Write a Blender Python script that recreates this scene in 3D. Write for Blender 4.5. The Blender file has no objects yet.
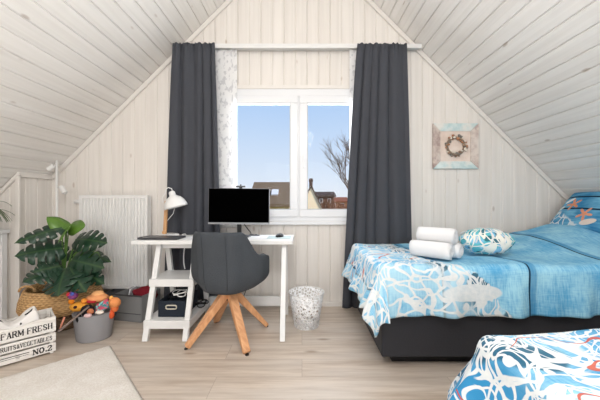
import bpy, bmesh, math, random
from mathutils import Vector, Matrix, Quaternion, noise
R = math.radians
S = bpy.context.scene
COL = S.collection
random.seed(7)
F, CX, CY, CH = 290.0, 302.0, 200.0, 1.06      # focal length (px), principal point, camera height

def W(px, py, y):
    return Vector(((px - CX) / F * y, y, CH - (py - CY) / F * y))

# ------------------------------------------------------------------ materials
def srgb(r, g, b):
    f = lambda c: (c / 255 / 12.92) if c / 255 <= .04045 else ((c / 255 + .055) / 1.055) ** 2.4
    return (f(r), f(g), f(b), 1)

class NT:
    def __init__(s, name):
        s.m = bpy.data.materials.new(name); s.m.use_nodes = True
        s.t = s.m.node_tree; s.t.nodes.clear()
        s.out = s.t.nodes.new('ShaderNodeOutputMaterial')
    def n(s, typ, **kw):
        nd = s.t.nodes.new(typ)
        for k, v in kw.items(): setattr(nd, k, v)
        return nd
    def put(s, sock, v):
        if isinstance(v, bpy.types.NodeSocket): s.t.links.new(v, sock)
        elif v is not None: sock.default_value = v
    def math(s, op, a, b=None, c=None, clamp=False):
        nd = s.n('ShaderNodeMath', operation=op, use_clamp=clamp)
        s.put(nd.inputs[0], a); s.put(nd.inputs[1], b); s.put(nd.inputs[2], c)
        return nd.outputs[0]
    def mix(s, f, a, b, mode='MIX'):
        nd = s.n('ShaderNodeMix', data_type='RGBA', blend_type=mode)
        s.put(nd.inputs[0], f); s.put(nd.inputs[6], a); s.put(nd.inputs[7], b)
        return nd.outputs[2]
    def step(s, v, lo, hi):           # smooth 0..1 between lo and hi
        nd = s.n('ShaderNodeMapRange', interpolation_type='SMOOTHSTEP')
        s.put(nd.inputs[0], v); s.put(nd.inputs[1], lo); s.put(nd.inputs[2], hi)
        return nd.outputs[0]
    def coord(s, which='Object'):
        return s.n('ShaderNodeTexCoord').outputs[which]
    def scale(s, v, sc, loc=(0, 0, 0), rot=(0, 0, 0)):
        nd = s.n('ShaderNodeMapping'); s.put(nd.inputs[0], v)
        nd.inputs[1].default_value = loc; nd.inputs[2].default_value = rot; nd.inputs[3].default_value = sc
        return nd.outputs[0]
    def noise(s, v, scale=5, detail=3, rough=.5, col=False):
        nd = s.n('ShaderNodeTexNoise'); s.put(nd.inputs['Vector'], v)
        nd.inputs['Scale'].default_value = scale; nd.inputs['Detail'].default_value = detail; nd.inputs['Roughness'].default_value = rough
        return nd.outputs['Color' if col else 'Fac']
    def voro(s, v, scale, feature='F1', out='Distance', rnd=1.0):
        nd = s.n('ShaderNodeTexVoronoi', feature=feature); s.put(nd.inputs['Vector'], v)
        nd.inputs['Scale'].default_value = scale; nd.inputs['Randomness'].default_value = rnd
        return nd.outputs[out]
    def sep(s, v):
        nd = s.n('ShaderNodeSeparateXYZ'); s.put(nd.inputs[0], v); return nd.outputs
    def comb(s, x, y, z=0):
        nd = s.n('ShaderNodeCombineXYZ'); s.put(nd.inputs[0], x); s.put(nd.inputs[1], y); s.put(nd.inputs[2], z); return nd.outputs[0]
    def bsdf(s, color, rough=.6, metal=0, bump=None, bstr=.3, spec=.4, **kw):
        p = s.n('ShaderNodeBsdfPrincipled')
        s.put(p.inputs['Base Color'], color); s.put(p.inputs['Roughness'], rough); s.put(p.inputs['Metallic'], metal)
        s.put(p.inputs['Specular IOR Level'], spec)
        for k, v in kw.items(): s.put(p.inputs[k.replace('_', ' ')], v)
        if bump is not None:
            b = s.n('ShaderNodeBump'); b.inputs['Strength'].default_value = bstr; b.inputs['Distance'].default_value = .01
            s.put(b.inputs['Height'], bump); s.t.links.new(b.outputs[0], p.inputs['Normal'])
        s.p = p
        s.t.links.new(p.outputs[0], s.out.inputs[0]); return s.m

def plain(name, rgb, rough=.6, metal=0, var=.08, nscale=12, bstr=.05, spec=.4, **kw):
    t = NT(name); v = t.coord()
    n = t.noise(v, nscale, 4)
    c = srgb(*rgb); d = tuple(x * (1 - var) for x in c[:3]) + (1,); l = tuple(min(1, x * (1 + var)) for x in c[:3]) + (1,)
    return t.bsdf(t.mix(n, d, l), rough, metal, n, bstr, spec, **kw)

def fabric(name, rgb, scale=250, rough=.9, bstr=.35, var=.12, **kw):
    t = NT(name); v = t.coord()
    w = t.noise(v, scale, 2); b = t.noise(v, 6, 3)
    c = srgb(*rgb)
    c1 = tuple(x * (1 - var) for x in c[:3]) + (1,); c2 = tuple(min(1, x * (1 + var)) for x in c[:3]) + (1,)
    f = t.math('ADD', t.math('MULTIPLY', w, .5), t.math('MULTIPLY', b, .5))
    return t.bsdf(t.mix(f, c1, c2), rough, 0, w, bstr, .2, **kw)

def panel_wood(name, rgb, board=.115, knots=True):
    """white-washed boards; UV u runs across the boards (metres), v along them"""
    t = NT(name); uv = t.coord('UV'); x, y, _ = t.sep(uv)
    idx = t.math('FLOOR', t.math('DIVIDE', x, board))
    wn = t.n('ShaderNodeTexWhiteNoise', noise_dimensions='1D'); t.put(wn.inputs['W'], idx)
    r = wn.outputs['Value']
    vv = t.comb(x, t.math('ADD', y, t.math('MULTIPLY', r, 37.0)), r)
    g = t.noise(t.scale(vv, (26, 1.1, 1)), 1.0, 4, .5)
    c = srgb(*rgb); dk = tuple(v * k for v, k in zip(c[:3], (.955, .95, .945))) + (1,); lt = tuple(min(1, v * 1.05) for v in c[:3]) + (1,)
    col = t.mix(t.step(g, .3, .75), lt, dk)
    col = t.mix(t.math('MULTIPLY', r, .25), col, srgb(rgb[0] - 14, rgb[1] - 17, rgb[2] - 20))
    k = t.voro(t.scale(vv, (6.0, 2.6, 1)), 1.0)
    kn = t.math('SUBTRACT', 1, t.step(k, .035, .10))
    col = t.mix(t.math('MULTIPLY', kn, .45), col, srgb(160, 134, 114))
    return t.bsdf(col, .55, 0, g, .06, .3)

def floor_mat():
    t = NT('oak_laminate'); v = t.coord()
    br = t.n('ShaderNodeTexBrick'); t.put(br.inputs['Vector'], v)
    br.offset = .37; br.inputs['Scale'].default_value = 1
    br.inputs['Color1'].default_value = (0, 0, 0, 1); br.inputs['Color2'].default_value = (1, 1, 1, 1); br.inputs['Mortar'].default_value = (.5, .5, .5, 1)
    br.inputs['Mortar Size'].default_value = .0014; br.inputs['Mortar Smooth'].default_value = .3
    br.inputs['Brick Width'].default_value = 1.38; br.inputs['Row Height'].default_value = .193
    rnd = t.sep(br.outputs['Color'])[0]
    x, y, _ = t.sep(v)
    vv = t.comb(t.math('ADD', x, t.math('MULTIPLY', rnd, 9)), y, rnd)
    g = t.noise(t.scale(vv, (1.3, 16, 3)), 1.6, 6, .62)
    big = t.noise(t.scale(vv, (1.4, 6, 3)), 1.0, 3, .5)
    col = t.mix(t.step(g, .32, .72), srgb(216, 203, 189), srgb(184, 166, 149))
    col = t.mix(t.math('MULTIPLY', t.step(big, .35, .7), .5), col, srgb(204, 196, 188))
    col = t.mix(t.math('MULTIPLY', rnd, .18), col, srgb(168, 150, 132))
    k = t.voro(t.scale(vv, (1.7, 5.0, 1)), 1.0)
    col = t.mix(t.math('MULTIPLY', t.math('SUBTRACT', 1, t.step(k, .03, .13)), .7), col, srgb(132, 108, 86))
    col = t.mix(t.math('MULTIPLY', br.outputs['Fac'], .55), col, srgb(120, 100, 82))
    return t.bsdf(col, .42, 0, t.math('SUBTRACT', t.math('MULTIPLY', g, .2), br.outputs['Fac']), .12, .42)

def weave(name, c1, c2, sx=40, sz=60):
    t = NT(name); v = t.coord(); x, y, z = t.sep(v)
    a = t.math('MULTIPLY', t.math('ARCTAN2', y, x), sx)
    w = t.math('SINE', t.math('ADD', a, t.math('MULTIPLY', t.math('FLOOR', t.math('MULTIPLY', z, sz)), 3.1416)))
    w2 = t.math('SINE', t.math('MULTIPLY', z, sz * 6.283))
    h = t.math('ADD', t.math('MULTIPLY', w, .5), t.math('MULTIPLY', w2, .5))
    n = t.noise(v, 30, 4)
    f = t.step(t.math('ADD', t.math('MULTIPLY', h, .35), n), .1, .95)
    return t.bsdf(t.mix(f, c1, c2), .75, 0, h, .6, .3)

def bedding(name, mode='edge', cell=9.0, width=.05, seams=True, blob=None, off=(0, 0, 0), dist=.1):
    """denim-blue boards printed with a white fishing net; UV in metres"""
    t = NT(name); uv = t.scale(t.coord('UV'), (1, 1, 1), off); x, y, _ = t.sep(uv)
    mul = lambda a, b: t.math('MULTIPLY', a, b); inv = lambda a: t.math('SUBTRACT', 1, a)
    g = t.noise(t.scale(uv, (14, 120, 1)), 1.0, 4, .65)
    g0 = t.noise(t.scale(uv, (110, 12, 1)), 1.0, 4, .65)
    g2 = t.noise(uv, 3.5, 4, .6)
    f = t.math('ADD', t.math('ADD', mul(g, .2), mul(g0, .35)), mul(g2, .45))
    col = t.mix(t.step(f, .38, .62), srgb(84, 162, 208), srgb(164, 214, 232))
    if seams:
        wob = mul(t.math('SUBTRACT', t.noise(uv, 3.0, 2), .5), .03)
        m = t.math('FRACT', t.math('DIVIDE', t.math('ADD', t.math('ADD', x, .19), wob), .53))
        col = t.mix(mul(mul(t.step(m, 0, .005), inv(t.step(m, .085, .12))), .65), col, srgb(44, 126, 176))
        col = t.mix(mul(t.step(m, 0, .005), inv(t.step(m, .020, .032))), col, srgb(14, 50, 76))
    dn = t.noise(uv, 4.0, 2, .5, col=True)
    va = t.n('ShaderNodeVectorMath', operation='SUBTRACT'); t.put(va.inputs[0], dn); va.inputs[1].default_value = (.5, .5, .5)
    vs = t.n('ShaderNodeVectorMath', operation='SCALE'); t.put(vs.inputs[0], va.outputs[0]); vs.inputs['Scale'].default_value = dist * 2
    vd = t.n('ShaderNodeVectorMath', operation='ADD'); t.put(vd.inputs[0], uv); t.put(vd.inputs[1], vs.outputs[0])
    P = vd.outputs[0]
    def strands(sc, k, w, loc, stretch=(1, .45, 1), rot=.6):     # flowing contour lines
        n = t.noise(t.scale(P, stretch, loc, (0, 0, rot)), sc, 1.5, .45)
        fr = t.math('FRACT', mul(n, k)); return inv(t.step(t.math('ABSOLUTE', t.math('SUBTRACT', fr, .5)), w, w * 1.45))
    white = t.mix(t.noise(uv, 50, 2), srgb(204, 214, 220), srgb(236, 235, 232))
    if mode == 'edge':
        lim = t.math('SUBTRACT', .50, mul(y, .80))
        lim = t.math('MAXIMUM', lim, .33)
        band = t.math('SUBTRACT', t.math('ADD', x, mul(t.math('SUBTRACT', g2, .5), .3)), lim)
        mask = inv(t.step(band, -.008, .008)); fray = mul(t.step(band, -.26, -.12), mask)
        col = t.mix(mul(mask, mul(t.step(g2, .42, .6), .55)), col, srgb(186, 220, 234))
        dk = mul(mul(t.step(t.noise(uv, 5, 1), .54, .58), fray), .85)
        col = t.mix(dk, col, srgb(30, 78, 100))
        net = inv(t.step(t.voro(t.scale(P, (1, 1.25, 1)), cell, 'DISTANCE_TO_EDGE'), width, width * 1.6))
        net = mul(net, inv(fray))
        st = t.math('MAXIMUM', strands(5, 16, .13, (0, 0, 0)), strands(4, 13, .11, (5, 2, 0), (.45, 1, 1), -.4))
        st1 = mul(strands(3, 12, .09, (2, 8, 0), (1, .7, 1)), mask)
        col = t.mix(t.math('MAXIMUM', t.math('MAXIMUM', mul(net, mask), mul(st, fray)), st1), col, white)
        rd = mul(strands(2.2, 6, .03, (9, 4, 0), (.5, 1.2, 1), .2), mul(mask, t.step(y, .05, .15)))
        col = t.mix(mul(rd, mul(t.step(t.noise(uv, 4, 1), .5, .55), .8)), col, srgb(204, 96, 70))
    elif mode == 'rope':
        col = t.mix(t.step(t.noise(uv, 2.6, 2), .42, .62), srgb(54, 140, 190), col)
        col = t.mix(mul(t.step(t.noise(t.scale(uv, (1, 1, 1), (4, 4, 0)), 4.2, 1), .60, .66), .85), col, srgb(24, 78, 104))
        a = strands(5.5, 11, .12, (0, 0, 0), (1, .7, 1), .5); b = strands(7.0, 9, .09, (5, 2, 0), (.6, 1.1, 1), -.5); c = strands(11, 8, .09, (1, 7, 0), (1, .5, 1), .9)
        d = inv(t.step(t.voro(P, 9, 'DISTANCE_TO_EDGE'), .028, .05))
        a = mul(a, t.step(t.noise(uv, 3, 1), .42, .46)); c = mul(c, t.step(t.noise(t.scale(uv, (1, 1, 1), (8, 2, 0)), 3, 1), .50, .54))
        m = t.math('MAXIMUM', t.math('MAXIMUM', a, b), t.math('MAXIMUM', c, d))
        col = t.mix(m, col, white)
        r_ = mul(strands(2.6, 5, .013, (3.2, 1, 0), (1, 1, 1), .3), t.step(t.noise(uv, 2.2, 1), .47, .5))
        col = t.mix(mul(r_, .9), col, srgb(196, 84, 56))
    else:
        col = t.mix(t.step(t.noise(uv, 9, 1), .44, .5), col, srgb(96, 184, 196))
        col = t.mix(mul(t.step(t.noise(t.scale(uv, (1, 1, 1), (4, 1, 0)), 12, 1), .57, .60), .8), col, srgb(30, 86, 96))
        m = inv(t.step(t.voro(P, cell, 'DISTANCE_TO_EDGE'), width, width * 1.5)); a = mul(strands(7, 6, .10, (2, 0, 0)), t.step(t.noise(uv, 6, 1), .45, .5))
        col = t.mix(t.math('MAXIMUM', m, a), col, srgb(236, 234, 224))
    if blob:
        bx, by, ra, rb = blob
        d = t.math('SQRT', t.math('ADD', t.math('POWER', t.math('DIVIDE', t.math('SUBTRACT', x, bx), ra), 2.0),
                                  t.math('POWER', t.math('DIVIDE', t.math('SUBTRACT', y, by), rb), 2.0)))
        inside = inv(t.step(t.math('ADD', d, mul(g2, .5)), 1.15, 1.25))
        col = t.mix(mul(inside, .95), col, t.mix(t.noise(uv, 40, 3), srgb(196, 208, 214), srgb(236, 236, 234)))
    return t.bsdf(col, .85, 0, t.noise(uv, 300, 2), .15, .2)

M = {}
M['wall'] = panel_wood('whitewashed_wall_panel', (228, 223, 217))
M['ceil'] = panel_wood('whitewashed_ceiling_panel', (238, 235, 231))
M['trim'] = plain('painted_trim', (227, 222, 216), .45, var=.03)
M['floor'] = floor_mat()
M['white'] = plain('white_lacquer', (228, 228, 227), .3, var=.02, spec=.5)
M['pvc'] = plain('white_pvc', (228, 229, 231), .3, var=.01)
M['whitemetal'] = plain('white_enamel', (230, 229, 227), .35, var=.02)
M['charcoal'] = fabric('charcoal_velvet', (70, 74, 79), 200, var=.18)
M['curtain'] = fabric('charcoal_curtain', (72, 74, 80), 300, var=.10, bstr=.15)
M['bedbase'] = fabric('anthracite_faux_leather', (52, 52, 56), 90, .6, .1, .06)
M['plinth'] = plain('black_plinth', (22, 22, 24), .6)
M['wood'] = None
def woodgrain(name, c1, c2, sc=(60, 60, 5)):
    t = NT(name); v = t.coord(); g = t.noise(t.scale(v, sc), 1.0, 5, .6)
    return t.bsdf(t.mix(t.step(g, .3, .7), srgb(*c1), srgb(*c2)), .45, 0, g, .06, .4)
M['wood'] = woodgrain('beech_wood', (226, 172, 126), (204, 146, 102), (14, 60, 14))
M['lampwood'] = woodgrain('lamp_wood', (214, 168, 120), (184, 134, 88))
M['black'] = plain('black_plastic', (16, 16, 17), .5)
M['screen'] = plain('black_screen', (2, 2, 2), .5, spec=.0, var=0, bstr=0)
M['silver'] = plain('silver_plastic', (150, 152, 155), .35, .4)
M['greylaptop'] = plain('grey_laptop_shell', (88, 88, 92), .4, .4)
M['paper'] = plain('paper', (234, 235, 238), .7, var=.01)
M['navybox'] = fabric('navy_box_fabric', (40, 46, 56), 260, var=.12)
M['beige'] = plain('beige_plastic', (205, 196, 180), .5)
M['greyfelt'] = fabric('grey_bin_fabric', (134, 134, 134), 240)
M['red'] = fabric('dark_red_cloth', (124, 30, 42), 200)
M['straw'] = weave('seagrass_weave', srgb(186, 142, 92), srgb(234, 192, 138), 44, 62)
M['strawdark'] = weave('dark_seagrass_weave', srgb(112, 90, 68), srgb(156, 130, 102), 44, 62)
M['soil'] = plain('potting_soil', (48, 36, 28), .95, var=.4, nscale=80, bstr=.8)
M['greypot'] = plain('grey_plastic_tub', (158, 158, 162), .5, var=.03)
M['towel'] = fabric('white_terry', (234, 234, 235), 320, .95, .5, .03)
M['stem'] = plain('green_stem', (92, 128, 62), .5)
def leafmat(name, rgb, rgb2):
    t = NT(name); uv = t.coord('UV'); x, y, _ = t.sep(uv)
    vein = t.math('SUBTRACT', 1, t.step(t.math('ABSOLUTE', y), .004, .009))
    n = t.noise(uv, 14, 3)
    col = t.mix(n, srgb(*rgb), srgb(*rgb2))
    col = t.mix(t.math('MULTIPLY', vein, .3), col, srgb(96, 124, 70))
    return t.bsdf(col, .32, 0, n, .15, .5)
M['leaf'] = leafmat('dark_green_leaf', (20, 46, 34), (34, 68, 46))
M['youngleaf'] = leafmat('light_green_leaf', (66, 108, 36), (104, 142, 50))
M['thinleaf'] = leafmat('olive_thin_leaf', (70, 84, 50), (100, 108, 70))
def rug_mat():
    t = NT('cream_rug'); v = t.coord(); n = t.noise(v, 130, 3, .7); b = t.noise(v, 9, 2)
    f = t.math('ADD', t.math('MULTIPLY', n, .7), t.math('MULTIPLY', b, .3))
    return t.bsdf(t.mix(t.step(f, .3, .7), srgb(232, 224, 214), srgb(252, 248, 242)), .95, 0, n, .8, .1)
M['rug'] = rug_mat()
def crate_mat():
    t = NT('whitewashed_crate_wood'); v = t.coord(); g = t.noise(t.scale(v, (6, 6, 60)), 1.0, 5, .6)
    n = t.noise(v, 14, 4)
    col = t.mix(t.step(g, .35, .75), srgb(244, 241, 236), srgb(214, 207, 200))
    col = t.mix(t.math('MULTIPLY', t.step(n, .62, .72), .5), col, srgb(150, 140, 130))
    return t.bsdf(col, .65, 0, g, .15, .3)
M['crate'] = crate_mat()
M['ink'] = plain('black_ink', (34, 30, 30), .7, bstr=0)
def spotcloth():
    t = NT('white_cloth_with_black_print'); v = t.coord(); n = t.noise(v, 16, 1)
    return t.bsdf(t.mix(t.step(n, .64, .66), srgb(238, 234, 230), srgb(26, 26, 28)), .9)
M['printcloth'] = spotcloth()
def sheer_mat():
    t = NT('sheer_patterned_voile'); uv = t.coord('UV')
    n = t.noise(t.scale(uv, (1, .6, 1)), 24, 2.5, .6); k = t.step(n, .52, .60)
    dif = t.n('ShaderNodeBsdfDiffuse'); t.put(dif.inputs[0], t.mix(k, srgb(252, 252, 252), srgb(226, 227, 230)))
    tr = t.n('ShaderNodeBsdfTranslucent'); tr.inputs[0].default_value = (.95, .95, .95, 1)
    tp = t.n('ShaderNodeBsdfTransparent')
    a = t.n('ShaderNodeMixShader'); a.inputs[0].default_value = .45; t.t.links.new(dif.outputs[0], a.inputs[1]); t.t.links.new(tr.outputs[0], a.inputs[2])
    b = t.n('ShaderNodeMixShader'); t.put(b.inputs[0], t.math('SUBTRACT', .95, t.math('MULTIPLY', k, .12)))
    t.t.links.new(tp.outputs[0], b.inputs[1]); t.t.links.new(a.outputs[0], b.inputs[2]); t.t.links.new(b.outputs[0], t.out.inputs[0])
    return t.m
M['sheer'] = sheer_mat()
def glass_mat():
    t = NT('window_glass'); tp = t.n('ShaderNodeBsdfTransparent'); gl = t.n('ShaderNodeBsdfGlossy'); gl.inputs['Roughness'].default_value = .02
    b = t.n('ShaderNodeMixShader'); b.inputs[0].default_value = .002
    t.t.links.new(tp.outputs[0], b.inputs[1]); t.t.links.new(gl.outputs[0], b.inputs[2]); t.t.links.new(b.outputs[0], t.out.inputs[0]); return t.m
M['glass'] = glass_mat()
def lace_mat():
    t = NT('perforated_white_metal'); v = t.coord()
    e = t.voro(v, 40, 'DISTANCE_TO_EDGE')
    solid = t.math('SUBTRACT', 1, t.step(e, .11, .14))
    p = t.n('ShaderNodeBsdfPrincipled'); p.inputs['Base Color'].default_value = srgb(246, 246, 246); p.inputs['Roughness'].default_value = .4
    tp = t.n('ShaderNodeBsdfTransparent'); b = t.n('ShaderNodeMixShader'); t.put(b.inputs[0], t.math('MAXIMUM', solid, 0))
    t.t.links.new(tp.outputs[0], b.inputs[1]); t.t.links.new(p.outputs[0], b.inputs[2]); t.t.links.new(b.outputs[0], t.out.inputs[0]); return t.m
M['lace'] = lace_mat()
M['duvet'] = bedding('blue_net_bedding', 'edge', 9.5, .05, True, (.52, -.19, .20, .055))
M['duvet2'] = bedding('blue_rope_bedding', 'rope', 6, .05, False, None, off=(.45, .3, 0))
M['blanket'] = bedding('teal_net_blanket', 'net', 14, .05, False, None, off=(2.2, 1.7, 0), dist=.04)
def weathered(name, c1, c2, c3):
    t = NT(name); v = t.coord(); n = t.noise(t.scale(v, (14, 14, 14)), 1.0, 5, .7); n2 = t.noise(v, 6, 2)
    col = t.mix(t.step(n, .35, .65), srgb(*c1), srgb(*c2)); col = t.mix(t.math('MULTIPLY', t.step(n2, .45, .65), .8), col, srgb(*c3))
    return t.bsdf(col, .7, 0, n, .2, .2)

# ------------------------------------------------------------------ mesh helpers
def tag(o, label=None, cat=None, group=None, kind=None):
    if label: o['label'] = label
    if cat: o['category'] = cat
    if group: o['group'] = group
    if kind: o['kind'] = kind
    return o

def obj(name, bm, mat, parent=None, smooth=False, loc=None, bevel=0, subsurf=0, solid=0, soff=-1):
    me = bpy.data.meshes.new(name)
    bmesh.ops.recalc_face_normals(bm, faces=bm.faces)
    bm.to_mesh(me); bm.free()
    for m in (mat if isinstance(mat, (list, tuple)) else [mat]): me.materials.append(m)
    if smooth:
        for p in me.polygons: p.use_smooth = True
    o = bpy.data.objects.new(name, me); COL.objects.link(o)
    if parent: o.parent = parent
    if loc is not None: o.location = loc
    if solid:
        s = o.modifiers.new('Solid', 'SOLIDIFY'); s.thickness = solid; s.offset = soff
    if subsurf:
        s = o.modifiers.new('Sub', 'SUBSURF'); s.levels = subsurf; s.render_levels = subsurf
    if bevel:
        b = o.modifiers.new('Bevel', 'BEVEL'); b.width = bevel; b.segments = 2; b.limit_method = 'ANGLE'
    return o

def empty(name, loc, rz=0, label=None, cat=None, group=None):
    e = bpy.data.objects.new(name, None); COL.objects.link(e); e.location = loc; e.rotation_euler = (0, 0, rz)
    e.empty_display_size = .1
    return tag(e, label, cat, group)

def box(bm, x0, x1, y0, y1, z0, z1, mtx=None):
    vs = [bm.verts.new((x, y, z)) for x in (x0, x1) for y in (y0, y1) for z in (z0, z1)]
    if mtx is not None:
        for v in vs: v.co = mtx @ v.co
    for f in ((0, 1, 3, 2), (4, 6, 7, 5), (0, 4, 5, 1), (2, 3, 7, 6), (0, 2, 6, 4), (1, 5, 7, 3)):
        bm.faces.new([vs[i] for i in f])
    return vs

def bar(bm, a, b, w, d, w2=None, d2=None, up=(0, 0, 1)):
    """tapering rectangular bar from a to b"""
    a, b = Vector(a), Vector(b); ax = (b - a).normalized()
    s = ax.cross(Vector(up));
    if s.length < 1e-3: s = ax.cross(Vector((0, 1, 0)))
    s.normalize(); t = s.cross(ax).normalized()
    w2 = w if w2 is None else w2; d2 = d if d2 is None else d2
    r = []
    for p, ww, dd in ((a, w, d), (b, w2, d2)):
        r.append([bm.verts.new(p + s * (i * ww / 2) + t * (j * dd / 2)) for i, j in ((-1, -1), (1, -1), (1, 1), (-1, 1))])
    for k in range(4): bm.faces.new((r[0][k], r[0][(k + 1) % 4], r[1][(k + 1) % 4], r[1][k]))
    bm.faces.new(r[0][::-1]); bm.faces.new(r[1])

def tube(bm, pts, rad, seg=8, closed=False):
    pts = [Vector(p) for p in pts]; n = len(pts)
    rads = rad if isinstance(rad, (list, tuple)) else [rad] * n
    rings = []; ref = Vector((0, 0, 1))
    for i, p in enumerate(pts):
        if closed: d = pts[(i + 1) % n] - pts[i - 1]
        else: d = pts[min(i + 1, n - 1)] - pts[max(i - 1, 0)]
        d.normalize()
        s = d.cross(ref)
        if s.length < .05: s = d.cross(Vector((0, 1, 0)))
        s.normalize(); ref = s.cross(d).normalized() if not closed else ref; t = s.cross(d).normalized()
        rings.append([bm.verts.new(p + (s * math.cos(k * 2 * math.pi / seg) + t * math.sin(k * 2 * math.pi / seg)) * rads[i]) for k in range(seg)])
    m = n if closed else n - 1
    for i in range(m):
        a, b = rings[i], rings[(i + 1) % n]
        for k in range(seg): bm.faces.new((a[k], a[(k + 1) % seg], b[(k + 1) % seg], b[k]))
    if not closed:
        bm.faces.new(rings[0][::-1]); bm.faces.new(rings[-1])

def lathe(bm, prof, seg=32, mtx=None, sx=1, sy=1, cap0=True, cap1=True):
    rings = []
    for r, z in prof:
        rings.append([bm.verts.new((r * sx * math.cos(k * 2 * math.pi / seg), r * sy * math.sin(k * 2 * math.pi / seg), z)) for k in range(seg)])
    if mtx is not None:
        for rg in rings:
            for v in rg: v.co = mtx @ v.co
    for a, b in zip(rings, rings[1:]):
        for k in range(seg): bm.faces.new((a[k], a[(k + 1) % seg], b[(k + 1) % seg], b[k]))
    if cap0: bm.faces.new(rings[0][::-1])
    if cap1: bm.faces.new(rings[-1])

def blob(bm, c, r, seg=16, amp=.0, seed=0):
    res = bmesh.ops.create_uvsphere(bm, u_segments=seg, v_segments=seg // 2, radius=1)
    for v in res['verts']:
        d = 1 + amp * noise.noise(v.co * 2.2 + Vector((seed, seed * .7, 0)))
        v.co = Vector(c) + Vector((v.co.x * r[0], v.co.y * r[1], v.co.z * r[2])) * d

def grid(bm, nu, nv, fn, uvfn=None):
    """surface; fn(i/nu, j/nv) -> Vector"""
    vs = [[bm.verts.new(fn(i / nu, j / nv)) for j in range(nv + 1)] for i in range(nu + 1)]
    uvl = bm.loops.layers.uv.verify()
    for i in range(nu):
        for j in range(nv):
            f = bm.faces.new((vs[i][j], vs[i + 1][j], vs[i + 1][j + 1], vs[i][j + 1]))
            q = ((i, j), (i + 1, j), (i + 1, j + 1), (i, j + 1))
            for l, (a, b) in zip(f.loops, q):
                l[uvl].uv = uvfn(a / nu, b / nv) if uvfn else (a / nu, b / nv)
    return vs

def prism(bm, poly, y0, y1):
    a = [bm.verts.new((x, y0, z)) for x, z in poly]; b = [bm.verts.new((x, y1, z)) for x, z in poly]
    n = len(poly)
    for k in range(n): bm.faces.new((a[k], a[(k + 1) % n], b[(k + 1) % n], b[k]))
    bm.faces.new(a[::-1]); bm.faces.new(b)

def ss(x, a, b):
    t = max(0, min(1, (x - a) / (b - a))); return t * t * (3 - 2 * t)

# ------------------------------------------------------------------ room shell
YW, YR = 2.90, -2.6          # gable wall with the window, rear gable wall
XL, XR = -3.05, 2.85         # knee walls
def roofz(x): return min(3.80 + x, 3.74 - x)
BW, GD = .115, .0075          # board width, groove depth

def groove_profile(u0, u1, off=0.0):
    """list of (u, depth) across boards of width BW with small V grooves"""
    pts = [(u0, 0)]; k = math.ceil((u0 - off) / BW)
    while off + k * BW < u1 - .006:
        g = off + k * BW
        if g > u0 + .006: pts += [(g - .0065, 0), (g - .0015, GD), (g + .0015, GD), (g + .0065, 0)]
        k += 1
    pts.append((u1, 0)); return pts

def board_wall(bm, x0, x1, y, zbot, ztop, hole=None, sgn=1):
    """vertical boards on a wall facing -Y; ztop(x); hole=(x0,x1,z0,z1)"""
    uvl = bm.loops.layers.uv.verify()
    prof = groove_profile(x0, x1, x0 + .02)
    if hole: prof = sorted(prof + [(hole[0], 0), (hole[1], 0)])
    pk = -.03
    if x0 < pk < x1: prof = sorted(prof + [(pk, 0)])
    for (a, da), (b, db) in zip(prof, prof[1:]):
        if b - a < 1e-6: continue
        m = (a + b) / 2
        spans = [(lambda x: zbot, ztop)]
        if hole and hole[0] < m < hole[1]: spans = [(lambda x: zbot, lambda x: hole[2]), (lambda x: hole[3], ztop)]
        for lo, hi in spans:
            q = [(a, y + sgn * da, lo(a)), (b, y + sgn * db, lo(b)), (b, y + sgn * db, hi(b)), (a, y + sgn * da, hi(a))]
            f = bm.faces.new([bm.verts.new(p) for p in q])
            for l, p in zip(f.loops, q): l[uvl].uv = (p[0] + 50, p[2])

def struct(name, bm, mat, **k): return tag(obj(name, bm, mat, **k), kind='structure')

WX0, WX1, WZ0, WZ1 = -.79, .73, .845, 2.17
# gable wall (boards in front, a solid masonry leaf behind)
bm = bmesh.new()
board_wall(bm, -2.5, XR, YW, 0, roofz, (WX0, WX1, WZ0, WZ1))
yo0, yo1 = YW + .016, YW + .30
prism(bm, [(-2.52, -.1), (WX0, -.1), (WX0, 3.8 + WX0 + .1), (-2.52, 1.38)], yo0, yo1)
prism(bm, [(WX1, -.1), (XR + .1, -.1), (XR + .1, roofz(XR) + .1), (WX1, roofz(WX1) + .1)], yo0, yo1)
prism(bm, [(WX0, -.1), (WX1, -.1), (WX1, WZ0), (WX0, WZ0)], yo0, yo1)
prism(bm, [(WX0, WZ1), (WX1, WZ1), (WX1, roofz(WX1) + .1), (-.03, 3.87), (WX0, roofz(WX0) + .1)], yo0, yo1)
struct('wall_back', bm, M['wall'])

# boxed-out corner at the left: a short knee wall plus a wall facing the room
YN = 2.553
bm = bmesh.new(); uvl = bm.loops.layers.uv.verify()
prof = groove_profile(YN, YW, YN + .07)
for (a, da), (b, db) in zip(prof, prof[1:]):
    q = [(-2.5 - da, a, 0), (-2.5 - db, b, 0), (-2.5 - db, b, 1.30), (-2.5 - da, a, 1.30)]
    f = bm.faces.new([bm.verts.new(p) for p in q])
    for l, p in zip(f.loops, q): l[uvl].uv = (p[1] + 20, p[2])
box(bm, -2.56, -2.513, YN + .01, YW, 0, 1.24)
struct('wall_left_return', bm, M['wall'])
bm = bmesh.new(); board_wall(bm, XL, -2.5, YN, 0, roofz)
prism(bm, [(XL, 0), (-2.513, 0), (-2.513, 1.25), (XL, .72)], YN + .014, YN + .06)
struct('wall_left_nook', bm, M['wall'])

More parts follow.
